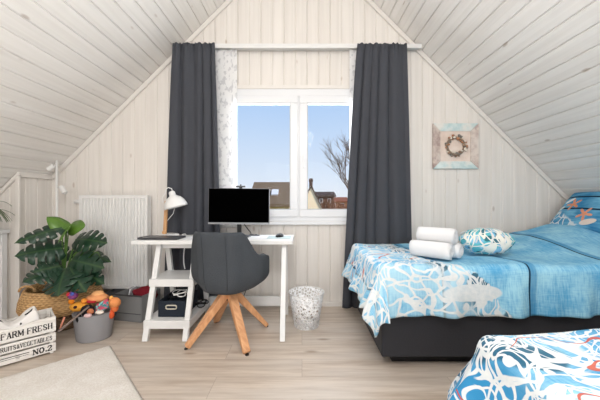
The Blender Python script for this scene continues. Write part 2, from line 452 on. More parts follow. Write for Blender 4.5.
def knee(name, x, y0, y1, s):
    bm = bmesh.new(); uvl = bm.loops.layers.uv.verify(); h = roofz(x)
    prof = groove_profile(y0, y1)
    for (a, da), (b, db) in zip(prof, prof[1:]):
        q = [(x + s * da, a, 0), (x + s * db, b, 0), (x + s * db, b, h), (x + s * da, a, h)]
        f = bm.faces.new([bm.verts.new(p) for p in q])
        for l, p in zip(f.loops, q): l[uvl].uv = (p[1] + 20, p[2])
    box(bm, min(x + s * .014, x + s * .1), max(x + s * .014, x + s * .1), y0, y1, -.05, h)
    struct(name, bm, M['wall'])
knee('wall_left', XL, YR, YN, -1)
knee('wall_right', XR, YR, YW, 1)

# rear gable wall behind the camera with an opening added for the rear fill light
RX0, RX1, RZ0, RZ1 = -1.1, 1.1, .7, 2.2
bm = bmesh.new(); board_wall(bm, XL, XR, YR, 0, roofz, (RX0, RX1, RZ0, RZ1), -1)
y0, y1 = YR - .28, YR - .016
prism(bm, [(XL - .1, -.1), (RX0, -.1), (RX0, roofz(RX0) + .1), (XL - .1, roofz(XL) + .02)], y0, y1)
prism(bm, [(RX1, -.1), (XR + .1, -.1), (XR + .1, roofz(XR) + .02), (RX1, roofz(RX1) + .1)], y0, y1)
prism(bm, [(RX0, -.1), (RX1, -.1), (RX1, RZ0), (RX0, RZ0)], y0, y1)
prism(bm, [(RX0, RZ1), (RX1, RZ1), (RX1, roofz(RX1) + .1), (-.03, 3.87), (RX0, roofz(RX0) + .1)], y0, y1)
struct('wall_rear', bm, M['wall'])

# sloped ceilings
def slope(name, side, mat):
    bm = bmesh.new(); uvl = bm.loops.layers.uv.verify()
    apex = Vector((-.03, 0, 3.77))
    xe = XL - .02 if side < 0 else XR + .02
    L = abs(xe + .03) * math.sqrt(2)
    d = Vector((side, 0, -1)).normalized(); nrm = Vector((side, 0, 1)).normalized()
    prof = groove_profile(0, L)
    for (a, da), (b, db) in zip(prof, prof[1:]):
        A = apex + d * a + nrm * da * 1.4; B = apex + d * b + nrm * db * 1.4
        q = [(A, YR), (B, YR), (B, YW), (A, YW)]
        f = bm.faces.new([bm.verts.new((p.x, yy, p.z)) for p, yy in q])
        uu = (a, b, b, a)
        for l, u, (p, yy) in zip(f.loops, uu, q): l[uvl].uv = (u + 30 + side * 8 + .0, yy)
    # the roof build-up above the boards
    A = apex + nrm * .02; B = apex + d * L + nrm * .02
    ring = [A, B, B + nrm * .15, A + nrm * .15]
    a = [bm.verts.new((p.x, YR - .3, p.z)) for p in ring]; b = [bm.verts.new((p.x, YW + .3, p.z)) for p in ring]
    for k in range(4): bm.faces.new((a[k], a[(k + 1) % 4], b[(k + 1) % 4], b[k]))
    bm.faces.new(a[::-1]); bm.faces.new(b)
    struct(name, bm, mat)
slope('ceiling_left', -1, M['ceil']); slope('ceiling_right', 1, M['ceil'])

bm = bmesh.new(); box(bm, XL - .1, XR + .1, YR - .3, YW + .3, -.12, 0); struct('floor', bm, M['floor'])

# mouldings
def trim(name, a, b, w, d, up):
    bm = bmesh.new(); bar(bm, a, b, w, d, up=up); return struct(name, bm, M['trim'], bevel=.004)
def slope_trim(name, x0, x1, y, s, d=.040):
    n = Vector((-s, 0, -1)).normalized()        # away from the ceiling into the room, in the wall plane
    a = Vector((x0, y - .012, roofz(x0))) + n * .022; b = Vector((x1, y - .012, roofz(x1))) + n * .022
    return trim(name, a, b, .022, d, n)
slope_trim('trim_1', -2.5, -.05, YW, -1)
slope_trim('trim_2', XR, -.01, YW, 1)
slope_trim('trim_3', XL + .01, -2.49, YN, -1, .028)
trim('trim_4', (-2.49, YN - .02, 1.285), (-2.49, YW, 1.285), .022, .045, (0, 0, 1))
trim('trim_5', (-2.49, YN - .01, 0), (-2.49, YN - .01, 1.27), .035, .02, (0, 1, 0))
bm = bmesh.new(); box(bm, -2.5, XR, YW - .018, YW, 0, .045); struct('baseboard_back', bm, M['trim'], bevel=.004)
bm = bmesh.new(); box(bm, -2.5, -2.482, YN, YW, 0, .045); struct('baseboard_left', bm, M['trim'], bevel=.004)
bm = bmesh.new(); box(bm, XR - .018, XR, YR, YW - .02, 0, .045); struct('baseboard_right', bm, M['trim'], bevel=.004)

# ------------------------------------------------------------------ window
def ring_frame(bm, x0, x1, z0, z1, w, y0, y1, wb=None, wt=None):
    wb = w if wb is None else wb; wt = w if wt is None else wt
    box(bm, x0, x1, y0, y1, z0, z0 + wb); box(bm, x0, x1, y0, y1, z1 - wt, z1)
    box(bm, x0, x0 + w, y0, y1, z0 + wb, z1 - wt); box(bm, x1 - w, x1, y0, y1, z0 + wb, z1 - wt)
win = tag(empty('window_1', (0, 0, 0)), kind='structure')
bm = bmesh.new(); ring_frame(bm, WX0, WX1, WZ0, WZ1, .055, YW - .008, YW + .07, .05, .075)
obj('window_frame', bm, M['pvc'], win, bevel=.005)
xm = -.032
bm = bmesh.new(); box(bm, xm - .02, xm + .02, YW - .004, YW + .065, WZ0 + .05, WZ1 - .075); obj('mullion', bm, M['pvc'], win, bevel=.004)
for k, (a, b) in enumerate(((WX0 + .05, xm - .008), (xm + .008, WX1 - .05))):
    bm = bmesh.new(); ring_frame(bm, a, b, WZ0 + .045, WZ1 - .07, .078, YW - .022, YW + .045)
    s = obj('sash', bm, M['pvc'], win, bevel=.006)
    bm = bmesh.new(); box(bm, a + .075, b - .075, YW + .008, YW + .012, WZ0 + .12, WZ1 - .145); obj('pane', bm, M['glass'], s)
    bm = bmesh.new(); ring_frame(bm, a + .074, b - .074, WZ0 + .119, WZ1 - .144, .008, YW - .024, YW - .016)
    obj('seal', bm, plain('grey_seal', (196, 198, 200), .6) if k == 0 else bpy.data.materials['grey_seal'], s)
bm = bmesh.new(); box(bm, xm + .035, xm + .062, YW - .032, YW - .02, 1.44, 1.51); bar(bm, (xm + .048, YW - .045, 1.50), (xm + .048, YW - .045, 1.38), .018, .012); box(bm, xm + .04, xm + .056, YW - .045, YW - .03, 1.47, 1.49)
obj('window_handle', bm, M['pvc'], win, bevel=.003)
bm = bmesh.new(); box(bm, WX0 - .03, WX1 + .03, YW - .038, YW + .02, WZ0 - .03, WZ0); obj('window_sill', bm, M['pvc'], win, bevel=.004)
bm = bmesh.new(); ring_frame(bm, WX0 - .03, WX1 + .03, WZ0 - .0, WZ1 + .035, .032, YW - .014, YW + .002, .001, .036); obj('casing', bm, M['trim'], win, bevel=.003)
# unseen window behind the camera, added to carry the rear fill light
win2 = tag(empty('added_rear_window', (0, 0, 0)), kind='structure')
bm = bmesh.new(); ring_frame(bm, RX0, RX1, RZ0, RZ1, .06, YR - .07, YR + .01); box(bm, -.03, .03, YR - .06, YR, RZ0 + .06, RZ1 - .06)
obj('window_frame', bm, M['pvc'], win2)
bm = bmesh.new(); box(bm, RX0 + .05, RX1 - .05, YR - .04, YR - .036, RZ0 + .05, RZ1 - .05); obj('pane', bm, M['glass'], win2)

# ------------------------------------------------------------------ curtains and rail
bm = bmesh.new(); box(bm, -1.185, 1.158, 2.805, 2.898, 2.550, 2.575); box(bm, -1.185, 1.158, 2.805, 2.818, 2.532, 2.550)
tag(obj('curtain_rail', bm, M['whitemetal'], bevel=.004), 'long white curtain rail board mounted high above the window', 'curtain rail')

def curtain(name, label, xt0, xt1, xb0, xb1, ztop, zbot, y, mat, folds, amp, group=None, seed=0, sway=None, th=.003, cat='curtain'):
    nu, nv = 140, 36
    rng = random.Random(seed); ph = [rng.uniform(-.5, .5) for _ in range(20)]
    def fn(u, v):
        z = ztop + (zbot - ztop) * v
        k = v ** .8
        x = xt0 + (xb0 - xt0) * k + ((xt1 - xt0) * (1 - k) + (xb1 - xb0) * k) * u
        uu = u + .035 * math.sin(u * 7 + seed) + .012 * math.sin(v * 4 + u * 5 + seed)
        env = min(1, u / .05, (1 - u) / .05)
        a = amp * (.55 + .45 * v)
        w1 = math.sin(uu * folds * 2 * math.pi + seed)
        yy = y + a * (w1 + .3 * math.sin(uu * folds * 3.3 * math.pi + seed * 2) ) * (.4 + .6 * env)
        if v < .07: yy += .25 * amp * math.sin(u * folds * 24) * (1 - v / .07); z += .005 * math.sin(u * folds * 20) * (1 - v / .07)
        x += .010 * math.cos(uu * folds * 2 * math.pi + seed) * env
        return Vector((x, yy, z))
    bm = bmesh.new(); L = ztop - zbot; wd = xb1 - xb0
    grid(bm, nu, nv, fn, lambda u, v: (u * wd * 1.3, v * L))
    return tag(obj(name, bm, mat, smooth=True, solid=th), label, cat, group)
curtain('curtain', 'floor length charcoal curtain left of the window, behind the desk', -1.235, -.835, -1.325, -.765, 2.555, .03, 2.768, M['curtain'], 4.5, .024, seed=1)
curtain('curtain', 'floor length charcoal curtain right of the window, reaching behind the bed', .530, 1.0, .385, 1.062, 2.555, .03, 2.775, M['curtain'], 5.2, .020, seed=4)
curtain('sheer_curtain', 'narrow white leaf patterned sheer panel left of the window', -.87, -.635, -.87, -.635, 2.53, .79, 2.838, M['sheer'], 1, .004, 'sheer panels beside the window', seed=2, th=.001, cat='sheer curtain')
curtain('sheer_curtain', 'white sheer strip just showing beside the right charcoal curtain', .465, .68, .465, .68, 2.53, .79, 2.838, M['sheer'], 1, .004, 'sheer panels beside the window', seed=3, th=.001, cat='sheer curtain')

# ------------------------------------------------------------------ radiator
rx0, rx1, rz0, rz1 = -2.15, -1.49, .205, 1.105
rad = empty('radiator', ((rx0 + rx1) / 2, 2.84, rz0), label='white ribbed panel radiator on the wall left of the desk', cat='radiator')
def L(e, v):   # world -> local of an unrotated or z-rotated empty
    return (Matrix.Translation(e.location) @ Matrix.Rotation(e.rotation_euler.z, 4, 'Z')).inverted() @ Vector(v)
w = (rx1 - rx0) / 2; h = rz1 - rz0
bm = bmesh.new(); n = 20; prof = []
st = 2 * w * .94 / n
for i in range(n):
    x = -w * .94 + i * st
    prof += [(x, .0), (x + st * .35, .0), (x + st * .5, .014), (x + st * .85, .014)]
prof.append((w * .94, 0))
a = [bm.verts.new((x, -.045 + d, .03)) for x, d in prof]; b = [bm.verts.new((x, -.045 + d, h - .03)) for x, d in prof]
for k in range(len(prof) - 1): bm.faces.new((a[k], a[k + 1], b[k + 1], b[k]))
box(bm, -w, w, -.028, -.02, 0, h); box(bm, -w, w, .015, .022, 0, h)
box(bm, -w, -w * .94, -.045, -.028, .03, h - .03); box(bm, w * .94, w, -.045, -.028, .03, h - .03); box(bm, -w, w, -.045, -.028, 0, .03); box(bm, -w, w, -.045, -.028, h - .03, h)
obj('panel', bm, M['whitemetal'], rad)
bm = bmesh.new(); ring_frame(bm, -w + .002, w - .002, .002, h - .001, .01, -.0195, .0145)
for i in range(28): x = -w + .02 + i * (2 * w - .04) / 27; box(bm, x - .003, x + .003, -.025, .018, h - .004, h + .003)
obj('top_grille', bm, M['whitemetal'], rad)
bm = bmesh.new(); tube(bm, [(-w, 0, h - .06), (-w - .03, 0, h - .06)], .012); tube(bm, [(-w - .03, 0, h - .06), (-w - .075, 0, h - .06)], .019, 12)
obj('valve', bm, M['whitemetal'], rad, smooth=True)
for x in (-w * .6, w * .6):
    bm = bmesh.new(); box(bm, x - .015, x + .015, .022, .058, h * .2, h * .8); obj('bracket', bm, M['whitemetal'], rad)

# ------------------------------------------------------------------ desk
ZT = .737
desk = empty('desk', (-.7, 2.55, 0), label='white trestle desk with two open shelves at its left end', cat='desk')
bm = bmesh.new(); box(bm, -1.365 + .7, -.075 + .7, 2.315 - 2.55, 2.70 - 2.55 + .0, ZT - .034, ZT); obj('desktop', bm, M['white'], desk, bevel=.004)
def dleg(x, yb, yt):
    bm = bmesh.new(); bar(bm, (x + .7, yb - 2.55, 0), (x + .7, yt - 2.55, ZT - .034), .040, .035, up=(0, 1, 0)); obj('leg', bm, M['white'], desk, bevel=.003)
for x in (-1.175, -.875, -.147):
    dleg(x, 2.175, 2.40); dleg(x, 2.70, 2.53)
bm = bmesh.new(); box(bm, -1.2 + .7, -.85 + .7, 2.27 - 2.55, 2.575 - 2.55, .38, .438); obj('shelf', bm, M['white'], desk, bevel=.004)
bm = bmesh.new(); box(bm, -1.2 + .7, -.85 + .7, 2.19 - 2.55, 2.68 - 2.55, .085, .147); obj('shelf', bm, M['white'], desk, bevel=.004)
bm = bmesh.new(); box(bm, -.85 + .7, -.15 + .7, 2.655 - 2.55, 2.69 - 2.55, .092, .172); obj('stretcher', bm, M['white'], desk, bevel=.003)
bm = bmesh.new(); box(bm, -1.19 + .7, -.855 + .7, 2.40 - 2.55, 2.53 - 2.55, ZT - .075, ZT - .034); obj('top_rail', bm, M['white'], desk)
bm = bmesh.new(); box(bm, -.165 + .7, -.13 + .7, 2.38 - 2.55, 2.55 - 2.55, ZT - .075, ZT - .034); obj('top_rail', bm, M['white'], desk)

# ------------------------------------------------------------------ chair
ch = empty('desk_chair', (-.560, 2.247, 0), R(-11), 'charcoal upholstered bucket chair with splayed beech legs at the desk', 'chair')
def superr(th, a, b, p=2.6):
    c, s = abs(math.cos(th)), abs(math.sin(th)); return ((c / a) ** p + (s / b) ** p) ** (-1 / p)
def chair_pt(th, s):
    # th=0 is the back (-Y); s: 0 centre .. 1 rim
    at = abs(th)
    hrim = .838 - .175 * ss(at, R(48), R(72)) - .035 * ss(at, R(85), R(110)) - .150 * ss(at, R(112), R(145))
    rb = superr(th, .195, .155, 3); rt = superr(th, .240, .200 + .090 * ss(at, R(38), R(82)), 3.6)
    zb = .372
    if s < .4:
        r = rb * s / .4; z = zb + .012 * (s / .4) ** 3
    else:
        k = (s - .4) / .6
        r = rb + (rt - rb) * math.sin(min(1, k * 1.9) * math.pi / 2)
        z = zb + .012 + (hrim - zb - .012) * (k ** 1.35)
    x, y = r * math.sin(th), -r * math.cos(th)
    if z > .6: y -= (z - .6) * .16 * max(0, math.cos(th))
    return Vector((x, y, z))
bm = bmesh.new(); nt, ns = 56, 14
c0 = bm.verts.new(chair_pt(0, 0)); rings = []
for j in range(1, ns + 1):
    rings.append([bm.verts.new(chair_pt(-math.pi + 2 * math.pi * i / nt, j / ns)) for i in range(nt)])
for i in range(nt): bm.faces.new((c0, rings[0][i], rings[0][(i + 1) % nt]))
for a, b in zip(rings, rings[1:]):
    for i in range(nt): bm.faces.new((a[i], b[i], b[(i + 1) % nt], a[(i + 1) % nt]))
obj('shell', bm, M['charcoal'], ch, smooth=True, solid=.032, soff=-1, subsurf=1)
bm = bmesh.new()
lathe(bm, [(.10, .41), (.17, .415), (.20, .44), (.195, .475), (.12, .487), (.02, .49)], 32, sx=1.05, sy=1.0); obj('seat_cushion', bm, M['charcoal'], ch, smooth=True)
for x in (-.09, .09):      # piped seams on the outer back
    bm = bmesh.new()
    pts = []
    for k in range(12):
        s = .5 + k / 11 * .5; th = math.atan2(x, .24); p = chair_pt(th, s); pts.append(p + Vector((0, -.002, 0)))
    tube(bm, pts, .0028, 6); obj('seam', bm, M['charcoal'], ch, smooth=True)
bm = bmesh.new(); lathe(bm, [(.03, .29), (.03, .36), (.085, .362), (.085, .371)], 20); obj('hub', bm, M['black'], ch)
for k in range(4):
    ang = R(215 + 11 + 90 * k); d = Vector((math.cos(ang), math.sin(ang), 0))
    bm = bmesh.new(); bar(bm, d * .035 + Vector((0, 0, .345)), d * .318 + Vector((0, 0, .012)), .062, .060, .050, .034)
    bmesh.ops.translate(bm, verts=bm.verts, vec=(0, 0, 0))
    for v in bm.verts: v.co.z = max(v.co.z, .003)
    l = obj('leg', bm, M['wood'], ch, bevel=.006)
    bm = bmesh.new(); lathe(bm, [(.014, 0), (.014, .006)], 12, Matrix.Translation(d * .322)); obj('foot_pad', bm, M['black'], l)

# ------------------------------------------------------------------ monitor
mo = empty('monitor', (-.555, 2.56, ZT), R(2), 'black widescreen computer monitor standing on the desk', 'monitor')
bm = bmesh.new(); mt = Matrix.Translation((0, 0, .268)) @ Matrix.Rotation(R(.6), 4, 'Y')
box(bm, -.267, .267, -.012, .012, -.158, .158, mt); box(bm, -.16, .16, .012, .035, -.1, .1, mt); obj('case', bm, M['greylaptop'], mo, bevel=.003)
bm = bmesh.new(); box(bm, -.266, .266, -.0138, -.012, -.1585, -.143, mt); obj('chin', bm, M['silver'], mo)
bm = bmesh.new(); box(bm, -.262, .262, -.0135, -.012, -.142, .154, mt); obj('screen', bm, M['screen'], mo)
bm = bmesh.new(); box(bm, -.018, .018, .0, .02, .006, .16); obj('neck', bm, M['black'], mo)
bm = bmesh.new(); box(bm, -.11, .11, -.07, .09, 0, .008); obj('foot', bm, M['black'], mo, bevel=.003)
wc = empty('webcam', (-.54, 2.56, ZT + .425), R(2), 'small dark webcam clipped on top of the monitor', 'webcam')
bm = bmesh.new(); box(bm, -.042, .042, -.012, .012, .008, .024); lathe(bm, [(.010, 0), (.010, .006)], 12, Matrix.Translation((0, -.011, .016)) @ Matrix.Rotation(R(90), 4, 'X')); obj('body', bm, M['greylaptop'], wc, bevel=.003)
bm = bmesh.new(); box(bm, -.012, .012, -.01, .02, .002, .009); box(bm, -.005, .005, -.004, .004, .022, .036); obj('clip', bm, M['black'], wc)

# cables hanging behind the desk
def cable(name, pts, r, mat, label):
    # smooth the polyline
    P = [Vector(p) for p in pts]
    for _ in range(3):
        q = [P[0]]
        for a, b in zip(P, P[1:]): q += [a.lerp(b, .25), a.lerp(b, .75)]
        q.append(P[-1]); P = q
    bm = bmesh.new(); tube(bm, P, r, 6); return tag(obj(name, bm, mat, smooth=True), label, 'cable')
cable('power_cable', [(-.53, 2.60, .86), (-.49, 2.64, .79), (-.47, 2.705, .75), (-.47, 2.73, .6), (-.50, 2.76, .3), (-.6, 2.80, .02)], .004, M['black'], 'thin black cable looping down from the monitor')
cable('power_cable', [(-1.10, 2.66, .742), (-1.09, 2.715, .745), (-1.06, 2.665, .72), (-1.07, 2.625, .6), (-1.07, 2.62, .5), (-1.05, 2.60, .442)], .005, M['whitemetal'], 'white cable hanging above the upper desk shelf')

# ------------------------------------------------------------------ desk lamp
lp = empty('desk_lamp', (-1.20, 2.605, ZT), R(10), 'small white desk lamp with a wooden post beside the laptop', 'lamp')
bm = bmesh.new(); lathe(bm, [(.088, 0), (.090, .004), (.090, .016), (.084, .02)], 32); obj('base', bm, M['whitemetal'], lp, smooth=False, bevel=.002)
bm = bmesh.new(); bar(bm, (-.03, 0, .018), (-.015, 0, .315), .028, .028); obj('post', bm, M['lampwood'], lp, bevel=.003)
bm = bmesh.new(); lathe(bm, [(.018, -.01), (.018, .01)], 16, Matrix.Translation((-.03, -.015, .035)) @ Matrix.Rotation(R(90), 4, 'X')); obj('hinge', bm, M['lampwood'], lp)
bm = bmesh.new(); lathe(bm, [(.006, -.025), (.006, .025)], 10, Matrix.Translation((-.017, 0, .30)) @ Matrix.Rotation(R(90), 4, 'X')); obj('hinge', bm, M['lampwood'], lp)
bm = bmesh.new(); mt = Matrix.Translation((.068, -.01, .262)) @ Matrix.Rotation(R(-16), 4, 'Y')
lathe(bm, [(.100, -.005), (.098, .012), (.085, .05), (.062, .082), (.034, .10), (.028, .105), (.026, .135), (.018, .145)], 36, mt, cap0=False); obj('lamp_shade', bm, M['whitemetal'], lp, smooth=True, solid=.003)
bm = bmesh.new(); blob(bm, (.068, -.01, .29), (.028, .028, .034)); obj('bulb', bm, M['paper'], lp, smooth=True)
bm = bmesh.new(); tube(bm, [(.035, -.01, .40), (.03, -.01, .425), (.0, -.01, .435), (-.02, -.01, .415), (-.024, -.01, .38), (-.05, -.01, .345), (-.045, -.01, .30)], .004, 8)
tube(bm, [(.06, -.01, .27), (.04, 0, .20), (.012, 0, .165), (-.015, 0, .13)], .003, 6); obj('cord', bm, M['whitemetal'], lp, smooth=True)

# ------------------------------------------------------------------ things on the desk
lt = empty('laptop', (-1.165, 2.42, ZT), R(-4), 'closed dark grey laptop lying at the left end of the desk', 'laptop')
bm = bmesh.new(); box(bm, -.165, .165, -.085, .08, .002, .012); obj('keyboard_half', bm, M['greylaptop'], lt, bevel=.004)
bm = bmesh.new(); box(bm, -.165, .165, -.085, .08, .0125, .019); obj('lid', bm, M['greylaptop'], lt, bevel=.003)
bm = bmesh.new(); P = [Vector((-1.31, 2.40, ZT + .03)), Vector((-1.34, 2.43, ZT + .035)), Vector((-1.33, 2.52, ZT + .04)), Vector((-1.22, 2.56, ZT + .035)), Vector((-1.12, 2.545, ZT + .03))]
cable('charger_cable', [(-1.30, 2.36, ZT + .022), (-1.345, 2.38, ZT + .014), (-1.35, 2.46, ZT + .012), (-1.33, 2.54, ZT + .008), (-1.30, 2.57, ZT + .005)], .0032, M['black'], 'black charger cable curling off the laptop')
bm = bmesh.new()
for k in range(4): box(bm, -.075, .075, -.105, .105, .0004 + k * .0014, .0016 + k * .0014, Matrix.Translation((k * .004, 0, 0)) @ Matrix.Rotation(R(3 * k - 4), 4, 'Z'))
tag(obj('paper_stack', bm, M['paper'], loc=(-.905, 2.42, ZT + .0005)), 'thin stack of white papers between laptop and chair back', 'papers')
bm = bmesh.new(); box(bm, -.075, .075, -.09, .09, 0, .006, Matrix.Rotation(R(6), 4, 'Z')); 
tag(obj('notepad', bm, M['paper'], loc=(-.375, 2.46, ZT + .0005)), 'white paper pad on the desk left of the mouse mat', 'notepad')
kb = empty('game_controller', (-.43, 2.58, ZT), R(-8), 'small dark gadget on the desk under the monitor edge', 'gadget')
bm = bmesh.new(); box(bm, -.05, .05, -.018, .018, 0, .014); obj('body', bm, M['greylaptop'], kb, bevel=.004)
bm = bmesh.new(); box(bm, -.035, .0, -.012, .010, .014, .018); box(bm, .01, .03, -.01, .008, .014, .018); obj('button', bm, M['black'], kb)
kb.name = 'remote_control'
bm = bmesh.new(); box(bm, -.10, .10, -.085, .085, 0, .003)
tag(obj('mouse_mat', bm, plain('pale_teal_mat', (176, 192, 194), .6), loc=(-.195, 2.50, ZT + .0005), bevel=.001), 'pale grey green mouse mat on the right of the desk', 'mouse mat')
ms = empty('computer_mouse', (-.195, 2.52, ZT + .0035), R(-20), 'black computer mouse on the pale mat', 'mouse')
bm = bmesh.new(); blob(bm, (0, 0, .004), (.031, .052, .026), 20)
for v in bm.verts: v.co.z = max(0, v.co.z)
obj('shell', bm, M['black'], ms, smooth=True)
bm = bmesh.new(); lathe(bm, [(.007, -.003), (.007, .003)], 12, Matrix.Translation((0, .03, .022)) @ Matrix.Rotation(R(90), 4, 'Y')); obj('scroll_wheel', bm, M['greylaptop'], ms)

# storage box and cables on the lower shelf
def open_box(bm, x, y, h, t=.006):
    box(bm, -x, x, -y, y, 0, t); box(bm, -x, -x + t, -y, y, t, h); box(bm, x - t, x, -y, y, t, h)
    box(bm, -x + t, x - t, -y, -y + t, t, h); box(bm, -x + t, x - t, y - t, y, t, h)
sb = empty('storage_box', (-1.018, 2.40, .1475), 0, 'black fabric storage box with a beige grip on the lower desk shelf', 'box')
bm = bmesh.new(); open_box(bm, .105, .14, .125); obj('body', bm, M['navybox'], sb, bevel=.003)
bm = bmesh.new(); a = []
pts = []
for k in range(24):
    t = k / 24 * 2 * math.pi; c, s = math.cos(t), math.sin(t)
    pts.append((.028 * (1 if c > 0 else -1) + .014 * c if abs(c) > .05 else .0, -.142, .075 + .014 * s))
pts = [(.028 + .014 * math.cos(R(a)), -.143, .078 + .014 * math.sin(R(a))) for a in range(-90, 91, 20)] + [(-.028 + .014 * math.cos(R(a)), -.143, .078 + .014 * math.sin(R(a))) for a in range(90, 271, 20)]
tube(bm, pts, .005, 8, closed=True); obj('grip', bm, M['beige'], sb, smooth=True)
for k, (m, nm, lab) in enumerate(((M['black'], 'coiled_cable', 'black coiled cable heaped in the black storage box'), (M['whitemetal'], 'coiled_cable', 'white coiled cable on top of the black storage box'), (M['black'], 'coiled_cable', 'dark cable coil right of the black storage box'))):
    bm = bmesh.new(); P = []
    for i in range(70):
        t = i / 69 * 2 * math.pi * 3.2
        rr = .045 + .012 * math.sin(i * .7 + k)
        P.append((rr * math.cos(t), rr * 1.3 * math.sin(t), .008 + .03 * i / 69 + .008 * math.sin(t * 1.7 + k)))
    tube(bm, P, .0042, 6)
    lc = [(-1.05, 2.42, .243), (-.985, 2.35, .285), (-.868, 2.50, .152)][k]
    tag(obj(nm, bm, m, smooth=True, loc=lc), lab, 'cable')
bm = bmesh.new(); box(bm, -.085, .085, -.10, .10, 0, .085); tag(obj('cable_box', bm, M['navybox'], loc=(-1.018, 2.41, .156), bevel=.012), 'dark padded pouch inside the black storage box', 'pouch')

# ------------------------------------------------------------------ wastebasket
wb = empty('wastebasket', (.037, 2.45, 0), 0, 'white perforated metal wastebasket on the floor right of the desk', 'wastebasket')
bm = bmesh.new(); lathe(bm, [(.103, .006), (.148, .285)], 48, cap0=False, cap1=False); obj('wall', bm, M['lace'], wb, smooth=True, solid=.0015)
bm = bmesh.new(); lathe(bm, [(.100, 0), (.104, .008), (.09, .009)], 48); obj('bottom', bm, M['whitemetal'], wb)
bm = bmesh.new(); tube(bm, [(.149 * math.cos(2 * math.pi * k / 40), .149 * math.sin(2 * math.pi * k / 40), .286) for k in range(40)], .0035, 8, True); obj('rim', bm, M['whitemetal'], wb, smooth=True)

# ------------------------------------------------------------------ beds
def duvet(name, label, x0, x1, y0, y1, ztop, dl, df, db, bulge, mat, seed, sag=.1, parent=None):
    """x0 = left edge (drape dl), y0 = front edge (drape df), y1 = back edge (drape db)"""
    rr = .05
    def drop(d):      # arc-length beyond the edge -> (outward, down)
        arc = rr * math.pi / 2
        if d < arc: a = d / rr; return rr * math.sin(a), rr * (1 - math.cos(a))
        return rr, rr + (d - arc)
    slen = dl + (x1 - x0); tlen = df + (y1 - y0) + db
    def st(u, v): return -dl + u * slen, -df + v * tlen
    def fn(u, v):
        s, t = st(u, v)
        ds = max(0, -s); dt = max(0, -t); tb = max(0, t - (y1 - y0))
        X = x0 + max(s, 0); Y = y0 + min(max(t, 0), y1 - y0)
        dd = dt if dt > 0 else -tb
        hyp = math.hypot(ds, dd)
        z = ztop
        if hyp > 1e-6:
            o, dn = drop(hyp)
            ux, uy = -ds / hyp, -dd / hyp
            per = (s if dt else t) if not (ds and dd) else math.atan2(ds, abs(dd)) * .35
            fl = ss(hyp, .05, .35)
            fold = fl * (.018 * math.sin(per * 17 + seed) + .012 * math.sin(per * 31 + seed * 2))
            flare = 0 if not ds else sag * fl
            if dt and not ds: flare = .015 * fl
            X += ux * (o + fold + flare); Y += uy * (o + fold + (flare if ds else flare)); z -= dn
            if ds and dd > 0 : z = max(z, ztop - .50)
        b = bulge(X, Y)
        nz = noise.noise(Vector((X * 2.4, Y * 2.4, seed))) * .018 + noise.noise(Vector((X * 6, Y * 6, seed + 3))) * .007
        return Vector((X, Y, z + (b + nz) * max(0, 1 - hyp / .15)))
    bm = bmesh.new(); grid(bm, 150, 90, fn, st)
    o = obj(name, bm, mat, parent, smooth=True, solid=.018, soff=-1)
    return o
bx0, bx1, by0, by1 = .50, 2.78, 1.815, 2.69
bed = empty('bed', (bx0 + 1.1, (by0 + by1) / 2, 0), 0, 'single bed with an anthracite box base along the window wall', 'bed')
lo = bed.location
bm = bmesh.new(); box(bm, bx0 - lo.x, bx1 - lo.x, by0 - lo.y, by1 - lo.y, .072, .40); obj('base', bm, M['bedbase'], bed, bevel=.012)
bm = bmesh.new(); box(bm, bx0 + .09 - lo.x, bx1 - .06 - lo.x, by0 + .09 - lo.y, by1 - .06 - lo.y, 0, .072); obj('plinth', bm, M['plinth'], bed)
bm = bmesh.new(); box(bm, bx0 + .02 - lo.x, bx1 - .02 - lo.x, by0 + .02 - lo.y, by1 - .02 - lo.y, .401, .618); obj('mattress', bm, M['towel'], bed, bevel=.03)
def bulge1(x, y): 
    back = ss(y, 1.85, 2.5)
    return .10 * ss(x, 1.45, 2.05) * back + .05 * ss(x, 2.0, 2.4) * back + .035 * ss(x, 1.6, 2.3)
d1 = duvet('duvet', '', bx0 + .01, bx1 - .02, by0 + .0, by1 + .0, .655, .30, .33, .05, bulge1, M['duvet'], 1.0, .085)
tag(d1, 'blue duvet with white fishing net print on the bed by the wall', 'duvet')
# second bed, nearest to the camera
cx0, cx1, cy0, cy1 = .60, 2.78, .03, .945
bed2 = empty('bed', (cx0 + 1.1, (cy0 + cy1) / 2, 0), 0, 'nearer bed at the lower right, hidden under its rope print duvet', 'bed')
lo = bed2.location
bm = bmesh.new(); box(bm, cx0 - lo.x, cx1 - lo.x, cy0 - lo.y, cy1 - lo.y, .072, .40); obj('base', bm, M['bedbase'], bed2, bevel=.012)
bm = bmesh.new(); box(bm, cx0 + .06 - lo.x, cx1 - .06 - lo.x, cy0 + .06 - lo.y, cy1 - .06 - lo.y, 0, .072); obj('plinth', bm, M['plinth'], bed2)
bm = bmesh.new(); box(bm, cx0 + .02 - lo.x, cx1 - .02 - lo.x, cy0 + .02 - lo.y, cy1 - .02 - lo.y, .401, .59); obj('mattress', bm, M['towel'], bed2, bevel=.03)
d2 = duvet('duvet', '', cx0 + .03, cx1 - .02, cy0, cy1 - .0, .622, .34, .33, .33, lambda x, y: .01 * ss(x, .7, 1.1), M['duvet2'], 5.0, .10)
tag(d2, 'blue duvet with thick white rope print on the nearer bed', 'duvet')

